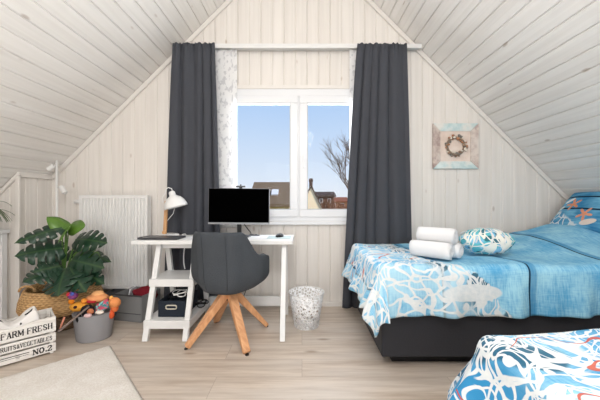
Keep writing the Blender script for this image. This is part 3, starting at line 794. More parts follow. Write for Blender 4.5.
# pillow leaning at the bed head
pw, ph = .78, .42
def cushion(bm, a, b, th, nu=36, nv=28, seed=0, crease=.0):
    """puffy pillow a x b in local XY, thickness th along z; top and bottom sheets joined"""
    def f(sign):
        def g(u, v):
            x, y = (u - .5) * 2, (v - .5) * 2
            ex = (1 - abs(x) ** 3.0) ** .5 if abs(x) < 1 else 0; ey = (1 - abs(y) ** 3.0) ** .5 if abs(y) < 1 else 0
            t = th / 2 * (ex * ey) ** .8 * (1 + crease * noise.noise(Vector((x * 2, y * 2, seed))))
            pin = 1 - .05 * (1 - x * x) * abs(y) ** 4; pin2 = 1 - .05 * (1 - y * y) * abs(x) ** 4
            return Vector((x * a / 2 * pin2, y * b / 2 * pin, sign * t))
        return g
    grid(bm, nu, nv, f(1), lambda u, v: (u * a, v * b)); grid(bm, nu, nv, f(-1), lambda u, v: (u * a + 3, v * b))
    bmesh.ops.remove_doubles(bm, verts=bm.verts, dist=.0004)
def pillow_mat():
    t = NT('starfish_print_pillow'); uv = t.coord('UV'); x, y, _ = t.sep(uv)      # x along bed width (0 = wall side), y upwards
    g = t.noise(t.scale(uv, (6, 70, 1)), 1.0, 4, .6); g2 = t.noise(uv, 5, 3)
    col = t.mix(t.step(t.math('ADD', t.math('MULTIPLY', g, .5), t.math('MULTIPLY', g2, .5)), .35, .65), srgb(44, 124, 172), srgb(122, 186, 216))
    for yy in (.20, .335):
        d = t.math('ABSOLUTE', t.math('SUBTRACT', y, t.math('ADD', yy, t.math('MULTIPLY', x, -.02))))
        col = t.mix(t.math('SUBTRACT', 1, t.step(d, .006, .011)), col, srgb(12, 44, 68))
    # rope net at the lower corner
    e = t.voro(t.scale(uv, (1, 1, 1)), 17, 'DISTANCE_TO_EDGE')
    m = t.math('SUBTRACT', 1, t.step(t.math('ADD', y, t.math('MULTIPLY', t.math('ABSOLUTE', t.math('SUBTRACT', x, .05)), .55)), .17, .20))
    col = t.mix(t.math('MULTIPLY', t.math('SUBTRACT', 1, t.step(e, .07, .11)), m), col, srgb(206, 216, 220))
    def star(cx, cy, R0, rot, c):
        nonlocal col
        dx = t.math('SUBTRACT', x, cx); dy = t.math('SUBTRACT', y, cy)
        r = t.math('SQRT', t.math('ADD', t.math('MULTIPLY', dx, dx), t.math('MULTIPLY', dy, dy)))
        an = t.math('ARCTAN2', dy, dx)
        k = t.math('COSINE', t.math('MULTIPLY', t.math('ADD', an, rot), 5.0))
        lim = t.math('MULTIPLY', t.math('ADD', .52, t.math('MULTIPLY', k, .48)), R0)
        lim = t.math('MAXIMUM', lim, R0 * .3)
        ins = t.math('SUBTRACT', 1, t.step(t.math('SUBTRACT', r, lim), -.002, .003))
        col = t.mix(ins, col, t.mix(t.noise(uv, 60, 2), srgb(*c), srgb(232, 168, 128)))
    star(.17, .245, .07, .5, (206, 118, 78)); star(.34, .14, .07, .1, (214, 130, 108)); star(.60, .25, .07, .9, (206, 118, 78))
    def ell(cx, cy, a, b, ang, c):
        nonlocal col
        dx = t.math('SUBTRACT', x, cx); dy = t.math('SUBTRACT', y, cy); ca, sa = math.cos(ang), math.sin(ang)
        p = t.math('ADD', t.math('MULTIPLY', dx, ca / a), t.math('MULTIPLY', dy, sa / a)); q = t.math('SUBTRACT', t.math('MULTIPLY', dy, ca / b), t.math('MULTIPLY', dx, sa / b))
        d = t.math('ADD', t.math('MULTIPLY', p, p), t.math('MULTIPLY', q, q))
        col = t.mix(t.math('SUBTRACT', 1, t.step(d, .85, 1.0)), col, srgb(*c))
    ell(.10, .29, .05, .018, .6, (222, 228, 228)); ell(.05, .20, .05, .02, .4, (210, 216, 214)); ell(.40, .07, .07, .028, .3, (228, 212, 200))
    return t.bsdf(col, .85, 0, t.noise(uv, 300, 2), .12, .2)
bm = bmesh.new(); cushion(bm, .74, .43, .15, seed=2, crease=.1)
pil = obj('pillow', bm, pillow_mat(), smooth=True)
# local x -> -Y world (u=0 at the wall), local y -> up the lean, normal towards -X/up
lean = R(52)
xa = Vector((0, -1, 0)); ya = Vector((math.cos(lean), 0, math.sin(lean))); za = xa.cross(ya)
pil.matrix_world = Matrix.Translation((2.47, 2.40, .957)) @ Matrix((xa, ya, za)).transposed().to_4x4()
tag(pil, 'blue pillow printed with orange starfish propped at the bed head', 'pillow')

# rolled towels
def towel_roll(label, c, rz, length, r, seed):
    bm = bmesh.new(); N = 90; turns = 3.78
    def spiral(t):
        a = t * turns * 2 * math.pi; rr = .012 + (r - .012) * t
        return rr * math.cos(a), rr * math.sin(a)
    def fn(u, v):
        y, z = spiral(u); x = (v - .5) * length
        k = 1 - .06 * ss(abs(v - .5), .44, .5)
        return Vector((x + .004 * math.sin(u * 40 + seed), y * k, z * k + r))
    grid(bm, N, 10, fn)
    o = obj('rolled_towel', bm, M['towel'], smooth=True, solid=.0105, soff=0)
    o.location = c; o.rotation_euler = (0, 0, rz); return tag(o, label, 'towel', 'rolled towels on the bed')
towel_roll('white rolled towel at the front of the bottom pair on the bed', (.89, 2.0, .668), R(-46), .265, .054, 1)
towel_roll('white rolled towel at the back of the bottom pair on the bed', (.985, 2.06, .668), R(-46), .265, .050, 2)
towel_roll('white rolled towel lying on top of the other two', (.945, 2.035, .764), R(-46), .25, .052, 3)

# folded blanket roll
bk = empty('blanket_bundle', (1.36, 2.15, .666), R(-4), 'round bundled blanket with teal and white net print on the bed', 'blanket')
bm = bmesh.new()
def bun(u, v):
    a = u * 2 * math.pi; b = (v - .5) * math.pi
    x, y, z = math.cos(b) * math.cos(a), math.cos(b) * math.sin(a), math.sin(b)
    k = 1 + .08 * noise.noise(Vector((x * 1.6, y * 1.6, z * 1.6 + 4))) + .03 * math.sin(x * 14 + z * 5)
    return Vector((x * .185 * k, y * .13 * k, max(z * .098 * k + .088, .0)))
grid(bm, 48, 24, bun, lambda u, v: (u * 1.1, v * .42)); bmesh.ops.remove_doubles(bm, verts=bm.verts, dist=.0003)
obj('blanket', bm, M['blanket'], bk, smooth=True)
bm = bmesh.new()
for k in range(3):
    P = []
    for i in range(28):
        a = i / 27 * math.pi * .98 + .02
        x = -.12 + .09 * k
        P.append((x + .02 * math.sin(a * 2), -.135 * math.cos(a) * (1 - (x / .24) ** 2), .09 + .097 * math.sin(a) * (1 - (x / .22) ** 2)))
    tube(bm, P, .0045, 6)
obj('tie', bm, M['towel'], bk, smooth=True)

# ------------------------------------------------------------------ picture on the wall
pc = empty('picture', (1.525, YW, 1.595), 0, 'square driftwood framed shell wreath hanging right of the curtain', 'picture')
teal = weathered('weathered_teal', (216, 226, 224), (186, 208, 208), (232, 226, 218)); mauve = weathered('weathered_mauve', (214, 200, 190), (168, 146, 140), (224, 214, 204))
hw = .225; iw = .15
def bev(bm, pts_out, pts_in):   # one side of the frame as a bevelled board
    o0, o1 = pts_out; i0, i1 = pts_in
    vs = [bm.verts.new(p) for p in ((o0[0], -.004, o0[1]), (o1[0], -.004, o1[1]), (i1[0], -.004, i1[1]), (i0[0], -.004, i0[1]),
                                     (o0[0], -.030, o0[1]), (o1[0], -.030, o1[1]), (i1[0], -.020, i1[1]), (i0[0], -.020, i0[1]))]
    for f in ((0, 1, 2, 3), (4, 5, 6, 7), (0, 1, 5, 4), (1, 2, 6, 5), (2, 3, 7, 6), (3, 0, 4, 7)): bm.faces.new([vs[i] for i in f])
C = [(-hw, -hw), (hw, -hw), (hw, hw), (-hw, hw)]; I = [(-iw, -iw), (iw, -iw), (iw, iw), (-iw, iw)]
for k in range(4):
    bm = bmesh.new(); bev(bm, (C[k], C[(k + 1) % 4]), (I[k], I[(k + 1) % 4]))
    obj('frame_board', bm, teal if k % 2 == 0 else mauve, pc, bevel=.003)
bm = bmesh.new(); box(bm, -iw, iw, -.012, -.004, -iw, iw); obj('backing', bm, weathered('pink_beige_panel', (226, 208, 196), (216, 196, 182), (232, 218, 208)), pc)
wr = None
bm = bmesh.new(); rng = random.Random(5)
tube(bm, [(.085 * math.cos(2 * math.pi * k / 30), -.022, .085 * math.sin(2 * math.pi * k / 30)) for k in range(30)], .012, 8, True)
wr = obj('wreath', bm, plain('grey_brown_twigs', (136, 120, 104), .9, var=.3, nscale=60, bstr=.6), pc, smooth=True)
cols = [plain('shell_brown', (150, 122, 100), .6), plain('shell_grey', (122, 118, 112), .6), plain('shell_cream', (232, 222, 208), .5), plain('shell_rust', (176, 120, 84), .6)]
for k in range(46):
    a = rng.uniform(0, 2 * math.pi); r_ = .085 + rng.uniform(-.022, .026); bm = bmesh.new()
    q = rng.uniform(.009, .018)
    blob(bm, (r_ * math.cos(a), -.030, r_ * math.sin(a)), (q, .008, q * rng.uniform(.5, .9)), 8)
    obj('shell', bm, cols[k % 4], wr, smooth=True)

# ------------------------------------------------------------------ floor lamp in the corner
fl = empty('floor_lamp', (-2.325, 2.75, 0), 0, 'slim white pole lamp with two spots in the left corner', 'lamp')
bm = bmesh.new(); lathe(bm, [(.11, 0), (.11, .012), (.02, .016)], 32); obj('base', bm, M['whitemetal'], fl)
bm = bmesh.new(); tube(bm, [(0, 0, .012), (0, 0, 1.435)], .011, 12); obj('pole', bm, M['whitemetal'], fl, smooth=True)
for (a, b) in (((-.058, -.03, 1.345), (-.012, -.015, 1.385)), ((.065, -.03, 1.185), (.115, -.045, 1.125))):
    bm = bmesh.new(); tube(bm, [a, b], .021, 16); s = obj('spot_head', bm, M['whitemetal'], fl, smooth=False, bevel=.002)
    bm = bmesh.new(); m_ = Vector(a if a[0] > 0 else b); tube(bm, [(0, 0, m_.z - .005), m_], .006, 8); obj('arm', bm, M['whitemetal'], s)

# ------------------------------------------------------------------ monstera in a belly basket
PB = Vector((-2.05, 2.49, 0))
bk_ = empty('belly_basket', PB, 0, 'large seagrass belly basket holding the monstera', 'basket')
bm = bmesh.new(); lathe(bm, [(.17, 0), (.20, .01), (.225, .06), (.235, .14), (.23, .17)], 40, cap1=False); obj('lower_body', bm, M['strawdark'], bk_, smooth=True, solid=.008)
bm = bmesh.new(); lathe(bm, [(.245, .135), (.275, .145), (.290, .18), (.284, .24), (.255, .325), (.247, .338), (.234, .332), (.235, .30), (.24, .24), (.255, .20)], 48, cap0=False, cap1=False); obj('folded_rim', bm, M['straw'], bk_, smooth=True)
for sx, yy in ((-1, -.05), (1, .06)):
    bm = bmesh.new(); tube(bm, [(sx * .15 + .065 * math.cos(t), yy - .12 * 1, .325 + .045 * math.sin(t)) for t in [math.pi * k / 12 for k in range(13)]], .008, 8); obj('handle', bm, M['straw'], bk_, smooth=True)
mp = empty('monstera_plant', PB + Vector((0, 0, .02)), 0, 'monstera plant with split dark leaves and fresh light green tops', 'plant')
bm = bmesh.new(); lathe(bm, [(.15, 0), (.19, .02), (.20, .24), (.19, .245)], 32); obj('soil', bm, M['soil'], mp, smooth=True)
def monstera_leaf(B, T, nrm, width, mat, lobes=5, notch=.35, droop=.15, fold=.25, seed=0, crown=None):
    B, T = Vector(B), Vector(T); ax = T - B; Lg = ax.length; ax.normalize()
    nv = Vector(nrm); nv = (nv - ax * nv.dot(ax)).normalized(); sd = nv.cross(ax)
    rng = random.Random(seed); bm = bmesh.new(); uvl = bm.loops.layers.uv.verify(); n = 60
    def P(x, y):     # x in 0..1 of length, y in metres sideways
        X = x * Lg; z = -droop * Lg * (x ** 2) - fold * abs(y) + .3 * fold * abs(y) * math.sin(x * 9 + seed)
        z += droop * Lg * x       # keep the tip near T
        return bm.verts.new(B + ax * X + sd * y + nv * z)
    for sgn in (-1, 1):
        prev = None
        for i in range(n + 1):
            t = i / n
            wv = width / 2 * (math.sin(math.pi * min(1, (t * .93 + .07)) ** .72) ** .75 if t < 1 else 0)
            wv = max(wv, .001)
            ph = t * lobes + (.15 if sgn > 0 else 0); fr = ph - math.floor(ph)
            inn = notch > 0 and (fr > .84) and .12 < t < .93
            k = 1 - .14 * (abs(fr - .42) / .42) ** 2 if notch > 0 else 1
            xs = t - .12 * (1 - t) * (1 if t < .25 else 1) * 0
            back = -.16 * (1 - t) ** 3
            row = [P(t, 0), P(t + back * .35 + .02, sgn * wv * .42), P(min(1, t + back + .09 * (1 - t)), sgn * wv * k)]
            if prev:
                for a in range(2):
                    if a == 1 and (inn or prev[1]): continue
                    f = bm.faces.new((prev[0][a], row[a], row[a + 1], prev[0][a + 1]))
                    for l in f.loops:
                        dl = l.vert.co - B; l[uvl].uv = (dl.dot(ax), dl.dot(sd))
            prev = (row, inn)
    bmesh.ops.remove_doubles(bm, verts=bm.verts, dist=.0005)
    for v in [v for v in bm.verts if not v.link_faces]: bm.verts.remove(v)
    off = mp.location
    bmesh.ops.translate(bm, verts=bm.verts, vec=-off)
    lf = obj('leaf', bm, mat, mp, smooth=True, solid=.0015)
    c = Vector(crown if crown else (PB.x, PB.y, .30)) - off; b = B - off
    bm = bmesh.new(); mid = c.lerp(b, .5) + Vector((0, 0, .06)); pts = []
    for i in range(12):
        t = i / 11; pts.append(c * (1 - t) ** 2 + mid * 2 * t * (1 - t) + b * t * t)
    tube(bm, pts, [.008 - .004 * i / 11 for i in range(12)], 8); obj('stem', bm, M['stem'], lf, smooth=True)
Y0 = 2.45
leafs = [ # base px,py,Y ; tip px,py,Y ; normal ; width ; material ; lobes ; notch
    ((62, 228, 2.42), (15, 243, 2.22), (.25, -.85, .75), .17, 'leaf', 5, .3),
    ((67, 229, 2.45), (47, 217, 2.40), (0, -.6, .9), .14, 'youngleaf', 3, 0),
    ((69, 228, 2.45), (85, 226, 2.38), (.5, -.9, .4), .14, 'youngleaf', 3, 0),
    ((66, 229, 2.43), (58, 243, 2.31), (-.5, -1, .1), .14, 'youngleaf', 3, 0),
    ((76, 239, 2.50), (107, 243, 2.40), (.1, -.9, .6), .22, 'leaf', 5, .3),
    ((62, 248, 2.42), (15, 256, 2.25), (0, -1, .6), .26, 'leaf', 5, .3),
    ((72, 260, 2.40), (104, 268, 2.28), (.1, -1, .5), .22, 'leaf', 4, .3),
    ((76, 252, 2.50), (100, 256, 2.45), (.1, -.8, .7), .13, 'youngleaf', 4, .3),
    ((64, 268, 2.38), (23, 282, 2.14), (-.1, -1, .7), .30, 'leaf', 6, .3),
    ((66, 268, 2.36), (58, 296, 2.12), (0, -1, .8), .30, 'leaf', 5, .3),
    ((80, 268, 2.40), (104, 284, 2.32), (.2, -1, .5), .17, 'leaf', 4, .3),
    ((74, 250, 2.55), (111, 262, 2.5), (.3, -.7, .9), .15, 'leaf', 4, .3),
    ((70, 268, 2.36), (86, 292, 2.18), (.2, -1, .7), .24, 'leaf', 5, .3),
    ((66, 262, 2.5), (42, 250, 2.6), (0, -1, .4), .24, 'leaf', 5, .3),
    ((60, 266, 2.36), (34, 272, 2.2), (0, -1, .3), .2, 'leaf', 5, .3),
]
for k, (b, t, nr, wd, m, lb, nt) in enumerate(leafs):
    monstera_leaf(W(*b), W(*t), nr, wd, M[m], lb, nt, .18, .22, k)

# ------------------------------------------------------------------ tub of toys
tb = empty('toy_tub', (-1.60, 2.235, 0), R(14), 'grey oval plastic tub filled with toys', 'tub')
bm = bmesh.new(); lathe(bm, [(.118, 0), (.125, .006), (.148, .2), (.152, .205), (.144, .205), (.118, .012), (.02, .010)], 44, sx=.93, sy=.78); obj('body', bm, M['greypot'], tb, smooth=True)
bm = bmesh.new(); tube(bm, [(.143 + .004 * math.sin(t), .03 * math.cos(t), .165 + .012 * math.sin(t)) for t in [2 * math.pi * k / 16 for k in range(16)]], .004, 6, True); obj('grip', bm, plain('dark_grey_grip', (84, 84, 88), .6), tb, smooth=True)
def toy(name, c, r, rgb, label, cat='toy', amp=.1, seg=16, extra=None):
    e = empty(name, c, 0, label, cat)
    bm = bmesh.new(); blob(bm, (0, 0, 0), r, seg, amp, hash(name) % 7); obj('body', bm, fabric(name + '_fabric', rgb, 120, bstr=.5), e, smooth=True)
    if extra:
        for nm, cc, rr, col in extra:
            bm = bmesh.new(); blob(bm, cc, rr, 10); obj(nm, bm, fabric(name + nm, col, 120), e, smooth=True)
    return e
toy('toy_ball', (-1.745, 2.21, .335), (.034, .034, .034), (134, 72, 128), 'purple patterned ball on the left of the toy tub', 'ball', .02, extra=(('patch', (-.018, -.02, .012), (.016, .016, .016), (206, 60, 70)), ('patch', (.012, -.022, .016), (.014, .014, .014), (80, 96, 176))))
toy('plush_toy', (-1.70, 2.22, .245), (.075, .05, .035), (232, 162, 62), 'yellow orange plush hanging over the tub edge', extra=(('ear', (-.05, -.02, .045), (.022, .018, .022), (226, 134, 40)), ('ear', (.04, -.01, .045), (.022, .018, .022), (236, 150, 60)), ('nose', (0, -.045, .01), (.014, .012, .012), (60, 34, 40))))
toy('plush_toy', (-1.60, 2.27, .295), (.082, .06, .034), (232, 160, 108), 'peach orange plush hat lying on the tub of toys', extra=(('mouth', (-.01, -.055, -.012), (.04, .012, .012), (190, 50, 56)), ('crown', (0, .005, .025), (.05, .04, .03), (238, 178, 122))))
toy('plush_toy', (-1.455, 2.25, .265), (.046, .04, .04), (232, 150, 92), 'orange plush head at the right edge of the tub', extra=(('ear', (-.025, 0, .035), (.016, .014, .018), (240, 178, 96)), ('foot', (-.01, -.02, -.085), (.022, .02, .035), (224, 96, 54)), ('body_low', (0, .0, -.045), (.03, .026, .03), (226, 120, 70))))
toy('doll', (-1.60, 2.165, .235), (.05, .03, .045), (38, 34, 36), 'black haired doll lying in the middle of the tub', 'doll', extra=(('face', (.035, -.02, .0), (.024, .018, .022), (192, 120, 84)), ('arm', (-.045, -.03, -.045), (.02, .016, .035), (30, 30, 32))))
for k, (c, r, col, lb) in enumerate((((-1.565, 2.12, .215), (.028, .02, .014), (232, 196, 196), 'pale pink beads at the front rim of the toy tub'), ((-1.50, 2.15, .228), (.03, .02, .014), (238, 226, 214), 'cream soft ring at the right rim of the toy tub'))):
    toy('soft_ring', c, r, col, lb)
def picbook():
    t = NT('teal_patterned_cover'); v = t.coord(); c = t.voro(v, 60, 'F1', 'Color'); s = t.sep(c)[0]
    return t.bsdf(t.mix(t.step(s, .6, .62), t.mix(t.step(s, .3, .32), srgb(46, 140, 146), srgb(150, 208, 204)), srgb(206, 84, 110)), .6)
bm = bmesh.new(); box(bm, -.05, .05, -.006, .006, -.035, .035, Matrix.Rotation(R(-28), 4, 'Y') @ Matrix.Rotation(R(-30), 4, 'X')); tag(obj('picture_book', bm, picbook(), loc=(-1.515, 2.20, .255), bevel=.002), 'teal patterned book sticking out of the toy tub', 'book')
bm = bmesh.new(); bar(bm, (-1.735, 2.070, .125), (-1.57, 2.135, .275), .034, .014, .022, .01); tag(obj('toy_sword', bm, plain('grey_brown_toy', (128, 112, 104), .7)), 'grey brown toy stick leaning out over the tub', 'toy')
bm = bmesh.new(); bar(bm, (-1.745, 2.085, .12), (-1.725, 2.105, .21), .012, .01, .018, .012); tag(obj('toy_tail', bm, plain('pink_toy', (226, 150, 124), .8), bevel=.003), 'pink soft toy leg hanging at the left of the tub', 'toy')

# grey bins under the radiator
bn = empty('fabric_bin', (-1.50, 2.645, 0), R(-12), 'grey fabric bin on the floor below the radiator holding red cloth', 'bin')
bm = bmesh.new(); open_box(bm, .145, .12, .23, .008); obj('body', bm, M['greyfelt'], bn, bevel=.004)
dkb = plain('dark_binding', (74, 74, 76), .8)
bm = bmesh.new(); box(bm, -.137, .137, -.124, -.119, .07, .074); obj('binding', bm, dkb, bn)
bm = bmesh.new(); box(bm, -.147, .147, -.124, -.119, .222, .234); obj('binding', bm, dkb, bn)
bm = bmesh.new(); 
cl = bmesh.new(); blob(cl, (0, 0, 0), (.105, .08, .06), 20, .35, 3); tag(obj('folded_cloth', cl, M['red'], smooth=True, loc=(-1.44, 2.66, .205)), 'dark red cloth heaped in the grey bin', 'cloth')
cl = bmesh.new(); box(cl, -.004, .004, -.05, .05, -.03, .06, Matrix.Rotation(R(12), 4, 'Y')); tag(obj('paper_bag', cl, M['paper'], loc=(-1.56, 2.66, .20)), 'thin pale card standing in the grey bin', 'card')
bn2 = empty('fabric_bin', (-1.83, 2.735, 0), R(0), 'dark grey low bin between the monstera basket and the grey bin', 'bin')
bm = bmesh.new(); open_box(bm, .085, .055, .20, .008); obj('body', bm, fabric('dark_grey_bin_fabric', (84, 84, 86), 240), bn2, bevel=.004)
bn2.location = (-1.745, 2.765, 0)

# ------------------------------------------------------------------ crate with lettering
A = W(56, 352.5, 2.016); A.z = 0
du = Vector((-.187, -.194, 0)).normalized()       # along the front towards the left
rz = math.atan2(-du.y, -du.x)                      # local +x points right along the front
CL, CD = .40, .24
cr = empty('wooden_crate', (A.x, A.y, 0), rz, 'whitewashed wooden crate with FARM FRESH lettering at the left edge', 'crate')
rows = [(.014, .072), (.084, .140), (.152, .250)]
for (z0, z1) in rows[:2]:
    bm = bmesh.new(); box(bm, -CL, 0, 0, .012, z0, z1); obj('slat', bm, M['crate'], cr, bevel=.002)
    bm = bmesh.new(); box(bm, -CL, 0, CD - .012, CD, z0, z1); obj('slat', bm, M['crate'], cr, bevel=.002)
for y in (0, CD - .012):
    bm = bmesh.new(); prism(bm, [(-CL, .152), (0, .152), (0, .252), (-.12, .250), (-.17, .236), (-.23, .232), (-.28, .246), (-CL, .252)], y, y + .012); obj('slat', bm, M['crate'], cr, bevel=.002)
for x in (-CL, -.012):
    for (z0, z1) in rows:
        bm = bmesh.new(); box(bm, x, x + .012, .012, CD - .012, z0, z1 - .01); obj('slat', bm, M['crate'], cr, bevel=.002)
for x in (-CL + .012, -.030):
    for y in (.012, CD - .030):
        bm = bmesh.new(); box(bm, x, x + .018, y, y + .018, 0, .245); obj('corner_post', bm, M['crate'], cr)
bm = bmesh.new(); box(bm, -CL + .03, -.03, .012, CD - .012, .012, .02); obj('bottom', bm, M['crate'], cr)
# slab-serif glyphs on a 4x6 grid: lists of strokes (x0,y0,x1,y1,weight) ; 'S' = serif bars
G = {
 'F': [(0, 0, 0, 6, 1), (0, 6, 4, 6, .5), (0, 3.2, 2.6, 3.2, .5), (4, 6, 4, 4.6, .5), (-.7, 0, 1, 0, .5), (2.6, 3.9, 2.6, 2.5, .4)],
 'A': [(0, 0, 2, 6, .5), (4, 0, 2, 6, 1), (1, 2, 3, 2, .5), (-.7, 0, .9, 0, .5), (3, 0, 4.8, 0, .5)],
 'R': [(0, 0, 0, 6, 1), (0, 6, 3, 6, .5), (3, 6, 3.7, 4.6, 1), (3.7, 4.6, 3, 3.2, 1), (3, 3.2, 0, 3.2, .5), (1.8, 3.2, 4.2, 0, 1), (-.7, 0, 1, 0, .5), (3.7, 0, 5, 0, .5)],
 'M': [(0, 0, 0, 6, .6), (0, 6, 2.5, 1, 1), (2.5, 1, 5, 6, .5), (5, 0, 5, 6, 1), (-.7, 0, .8, 0, .5), (4.2, 0, 5.8, 0, .5), (-.7, 6, .3, 6, .5), (4.7, 6, 5.8, 6, .5)],
 'E': [(0, 0, 0, 6, 1), (0, 6, 4, 6, .5), (0, 3.1, 2.8, 3.1, .5), (0, 0, 4, 0, .5), (4, 6, 4, 4.7, .5), (4, 0, 4, 1.3, .5)],
 'S': [(3.8, 4.5, 3, 6, .7), (3, 6, 1, 6, .6), (1, 6, .2, 4.6, 1), (.2, 4.6, 1, 3.4, 1), (1, 3.4, 3, 2.7, 1), (3, 2.7, 3.9, 1.4, 1), (3.9, 1.4, 3, 0, 1), (3, 0, 1, 0, .6), (1, 0, .1, 1.5, .7)],
 'H': [(0, 0, 0, 6, 1), (4, 0, 4, 6, 1), (0, 3, 4, 3, .5), (-.7, 0, .8, 0, .5), (3.2, 0, 4.8, 0, .5), (-.7, 6, .8, 6, .5), (3.2, 6, 4.8, 6, .5)],
 'U': [(0, 6, 0, 1.5, 1), (0, 1.5, 1, 0, .8), (1, 0, 3, 0, .6), (3, 0, 4, 1.5, .8), (4, 1.5, 4, 6, .6), (-.7, 6, .8, 6, .5), (3.2, 6, 4.8, 6, .5)],
 'I': [(.6, 0, .6, 6, 1), (-.2, 0, 1.4, 0, .5), (-.2, 6, 1.4, 6, .5)],
 'T': [(2, 0, 2, 6, 1), (0, 6, 4, 6, .5), (0, 6, 0, 4.7, .5), (4, 6, 4, 4.7, .5), (1.2, 0, 2.8, 0, .5)],
 '&': [(4, 3, 3, .6, .6), (3, .6, 1.6, 0, .7), (1.6, 0, .2, 1.2, 1), (.2, 1.2, 2.4, 4, .8), (2.4, 4, 2.3, 5.6, .7), (2.3, 5.6, 1.2, 5.6, .6), (1.2, 5.6, 1, 4.2, .7), (1, 4.2, 4, 0, .9)],
 'V': [(0, 6, 2, 0, 1), (2, 0, 4, 6, .5), (-.7, 6, .9, 6, .5), (3.2, 6, 4.8, 6, .5)],
 'G': [(3.8, 4.6, 3, 6, .7), (3, 6, 1.2, 6, .6), (1.2, 6, 0, 4, 1), (0, 4, 0, 2, 1), (0, 2, 1.2, 0, 1), (1.2, 0, 3.6, 0, .6), (3.7, 0, 3.7, 2.7, .8), (2.7, 2.7, 4.3, 2.7, .5)],
 'B': [(0, 0, 0, 6, 1), (0, 6, 2.8, 6, .5), (2.8, 6, 3.4, 4.7, 1), (3.4, 4.7, 2.8, 3.3, 1), (0, 3.3, 2.8, 3.3, .5), (2.8, 3.3, 3.9, 1.7, 1), (3.9, 1.7, 3, 0, 1), (3, 0, 0, 0, .5)],
 'L': [(0, 0, 0, 6, 1), (0, 0, 4, 0, .5), (4, 0, 4, 1.5, .5), (-.7, 6, .8, 6, .5)],
 'N': [(0, 0, 0, 6, .6), (0, 6, 4, 0, 1), (4, 0, 4, 6, .6), (-.7, 0, .8, 0, .5), (-.7, 6, .3, 6, .5), (3.2, 6, 4.8, 6, .5)],
 'O': [(1.2, 6, 0, 4, .9), (0, 4, 0, 2, 1), (0, 2, 1.2, 0, .9), (1.2, 0, 2.8, 0, .6), (2.8, 0, 4, 2, .9), (4, 2, 4, 4, 1), (4, 4, 2.8, 6, .9), (2.8, 6, 1.2, 6, .6)],
 '.': [(.4, .1, .4, .9, 1)],
 '2': [(.1, 4.4, 1, 6, .7), (1, 6, 3, 6, .6), (3, 6, 3.8, 4.5, 1), (3.8, 4.5, 0, 0, .8), (0, 0, 4, 0, .8), (4, 0, 4, 1.3, .5)],
}
def lettering(text, xr, z0, hgt, width, weight=1.0):
    adv = {'M': 7.2, 'I': 3.0, '.': 2.0, ' ': 3.0}
    tot = sum(adv.get(c, 6.1) for c in text) - 1.5; u = width / tot; v = hgt / 6
    bm = bmesh.new(); x = xr - width
    for c in text:
        for (a, b, c_, d, wt) in G.get(c, []):
            p = Vector((x + a * u, -.0012, z0 + b * v)); q = Vector((x + c_ * u, -.0012, z0 + d * v))
            w_ = wt * 1.15 * u * weight; dr = (q - p).normalized(); p2 = p - dr * w_ * .3; q2 = q + dr * w_ * .3
            bar(bm, p2, q2, .0016, w_, up=(0, -1, 0)) if False else bar(bm, p2, q2, w_, .0016, up=(0, 1, 0))
        x += adv.get(c, 6.1) * u
    return obj('lettering', bm, M['ink'], cr)
lettering('FARM FRESH', -.020, .176, .036, .244, 1.3)
lettering('FRUITS&VEGETABLES', -.020, .098, .026, .262, 1.25)
lettering('NO.2', -.020, .028, .032, .095, 1.3)
bm = bmesh.new(); box(bm, -.30, -.135, -.0016, 0, .052, .056); box(bm, -.30, -.135, -.0016, 0, .041, .043); obj('printed_rule', bm, M['ink'], cr)
# cloth in the crate
bm = bmesh.new()
def cl(u, v):
    x = -.33 + u * .27; y = .05 + v * .16 - .02
    z = .225 + .085 * math.exp(-((x + .10) / .075) ** 2) + .06 * math.exp(-((x + .29) / .05) ** 2) + .02 * noise.noise(Vector((x * 16, y * 16, 2)))
    e = min(u, 1 - u, v, 1 - v); z -= .10 * (1 - ss(e, 0, .16))
    return Vector((x, y, z))
grid(bm, 40, 26, cl)
c_ = obj('folded_cloth', bm, M['printcloth'], smooth=True, solid=.012)
c_.location = cr.location; c_.rotation_euler = cr.rotation_euler
tag(c_, 'white cloth with black print bunched up in the crate', 'cloth')

# ------------------------------------------------------------------ rug
ca = Vector((-1.385, 2.10, 0)); e1 = Vector((-.40, -.40, 0)).normalized(); e2 = Vector((.548, -.568, 0)).normalized()
bm = bmesh.new(); RL, RW = 2.3, 1.6
def rg(u, v):
    p = ca + e2 * (u * RL) + e1 * (v * RW); e = min(u * RL, (1 - u) * RL, v * RW, (1 - v) * RW)
    return Vector((p.x, p.y, .016 * ss(e, 0, .02) + .002 + .0035 * noise.noise(p * 45)))
grid(bm, 160, 110, rg)
tag(obj('rug', bm, M['rug'], smooth=True, solid=.002), 'cream low pile rug lying at an angle on the floor', 'rug')

# ------------------------------------------------------------------ white cabinet at the left edge and its plant
cb = empty('side_table', (-2.70, 2.20, 0), 0, 'white side table cut off by the left edge of the photo', 'table')
bm = bmesh.new(); box(bm, -.165, .165, -.32, .32, .775, .805); obj('table_top', bm, M['white'], cb, bevel=.003)
for x in (-.13, .125):
    for y in (-.29, .29):
        bm = bmesh.new(); box(bm, x - .022, x + .022, y - .022, y + .022, 0, .775); obj('leg', bm, M['white'], cb, bevel=.002)
bm = bmesh.new(); ring_frame(bm, -.14, .14, .70, .775, .012, -.29, .29); obj('apron', bm, M['white'], cb)
bm = bmesh.new()
dp = empty('spider_plant', (-2.64, 2.34, .806), 0, 'potted plant with thin arching olive leaves at the left edge', 'plant')
lathe(bm, [(.045, 0), (.06, .09), (.062, .095), (.055, .095), (.05, .085)], 24); obj('pot', bm, M['greypot'], dp, smooth=True)
rng = random.Random(11)
